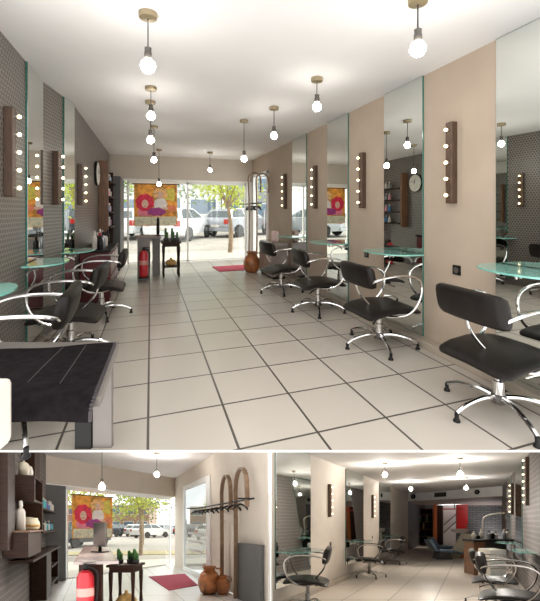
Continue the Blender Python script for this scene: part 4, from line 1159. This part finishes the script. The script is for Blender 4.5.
t.part('side_panel', M().extr([(-.38, 0), (.02, 0), (.46, .86), (.12, .90)], -.05, .05), CREAM)
t.part('wood_side', M().extr([(.03, 0), (.45, 0), (.52, .80)], .10, .16), ORANGE)
t.part('basin', M(True).lathe([(.14, .90), (.27, .95), (.30, 1.04), (.27, 1.045), (.20, .98)], 22, .10, .1), WPLAST)
t.part('tap', M(True).tube([(.34, .12, 1.0), (.40, .12, 1.15), (.30, .12, 1.20)], .018, 8), CHROME)

# counter across the right side, with products
t = Thing('product_counter', 'black topped counter with wooden end in the lower styling room', 'counter', (5.6, 9.0, 0))
t.part('worktop', M().box(-.60, -.25, .82, .50, .30, .88, .006), BLACK)
t.part('wooden_end', M().box(-.58, -.20, 0, -.30, .25, .82, .006), MWOOD)
t.part('back_panel', M().box(-.30, .15, 0, .45, .2, .82), PILLAR)
t.part('inner_shelf', M().box(-.56, -.215, .40, -.32, -.201, .60), CREAM)
lst = [(-.50, WPLAST, .20, 'cream'), (-.37, BLACK, .14, 'black'), (-.25, WPLAST, .26, 'white'), (-.12, CARS, .22, 'silver'), (0, BLACK, .2, 'dark'), (.12, WPLAST, .18, 'short white'), (.26, CARS, .25, 'tall silver'), (.38, WPLAST, .26, 'tall white')]
for i, (dx, mt, h, cn) in enumerate(lst):
    bottle((5.6 + dx, 8.95 + .05 * (i % 3), .88), f'{cn} bottle on the black topped counter, ' + ['at its wooden end', 'next to the end bottle', 'third from the wooden end', 'fourth from the wooden end', 'right of the middle', 'third from the wall', 'second from the wall', 'nearest the wall'][i], h, .05, mt, i % 2, 'bottles on the black topped counter')
t = Thing('gooseneck_lamp', 'white gooseneck lamp arching over the black topped counter', 'lamp', (5.45, 9.15, .88))
t.part('base', M(True).lathe([(.08, 0), (.08, .02), (.03, .03)], 16), WPLAST)
t.part('neck', M(True).tube([(0, 0, .02), (0, 0, .45), (.05, 0, .56), (.2, 0, .62), (.46, 0, .66)], .018, 8), WPLAST)
t.part('lamp_head', M().box(.38, -.04, .63, .54, .04, .67, .01), WPLAST)
# right wall fittings
mirror('mirror on the dark wall beyond the near bulb strip of the lower styling room', (*onr(7.9, .001), .5), RN, 1.3, CB - .52, 'mirrors on the dark lower wall')
mirror('mirror on the dark wall beyond the far bulb strip', (*onr(10.2, .001), .5), RN, 1.3, CB - .52, 'mirrors on the dark lower wall')
strip_lamp((*onr(6.45), 1.62), RN, 'large bulb strip on the dark wall of the lower styling room', .88, n=7, group='bulb strips on the dark lower wall')
strip_lamp((*onr(9.0), 1.50), RN, 'smaller bulb strip on the dark wall between its two mirrors', .80, n=6, group='bulb strips on the dark lower wall')
glass_shelf((*onr(5.75, .02), .86), RN, 'green glass shelf behind the corner chair of the lower styling room', 1.0, .30, 'glass shelves of the lower styling room')
glass_shelf((*onr(7.6, .02), .88), RN, 'green glass shelf below the mirror on the dark wall', 1.0, .45, 'glass shelves of the lower styling room')
t = Thing('white_trolley', 'white trolley cabinet between counter and dark wall', 'trolley', (4.75, 7.7, 0))
t.part('body', M().box(-.16, -.2, .12, .22, .2, .74, .02), WPLAST)
for k in range(3): t.part('drawer_front', M().box(-.14, -.215, .16 + .19 * k, .20, -.201, .33 + .19 * k, .004), FROST)
for sx in (-.12, .18):
    for sy in (-.15, .15): t.part('caster', M(True).ball(sx, sy, .06, .055, 10), BLACK)

# ================================================================== light, world, camera
w = bpy.data.worlds.new('daylight'); bpy.context.scene.world = w; w.use_nodes = True
bg = w.node_tree.nodes['Background']; bg.inputs[0].default_value = (1.0, .985, .965, 1); bg.inputs[1].default_value = 1.85
sun = bpy.data.lights.new('sun', 'SUN'); sun.energy = 2.0; sun.angle = R(2); sun.color = (1, .93, .82)
so = bpy.data.objects.new('sun', sun); C.objects.link(so)
d = Vector((-.80, -.12, -.50)); so.rotation_euler = d.to_track_quat('-Z', 'Y').to_euler()
cam = bpy.data.cameras.new('camera'); co = bpy.data.objects.new('camera', cam); C.objects.link(co)
cam.sensor_fit = 'HORIZONTAL'; cam.sensor_width = 36; cam.lens = 357.5 / 540 * 36
cam.shift_y = -(300.5 - 210.7) / 540
cam.clip_start = .02; cam.clip_end = 300
co.location = (0, 0, EYE); co.rotation_euler = (PI / 2, 0, -YAW)
sc = bpy.context.scene
sc.camera = co
sc.view_settings.view_transform = 'Standard'; sc.view_settings.look = 'None'; sc.view_settings.gamma = 1
sc.view_settings.use_curve_mapping = False; sc.view_settings.exposure = 0.42
sc.cycles.use_denoising = True
sc.cycles.max_bounces = 8; sc.cycles.diffuse_bounces = 4; sc.cycles.glossy_bounces = 5; sc.cycles.transparent_max_bounces = 10
sc.cycles.sample_clamp_indirect = 4; sc.cycles.caustics_reflective = False; sc.cycles.caustics_refractive = False
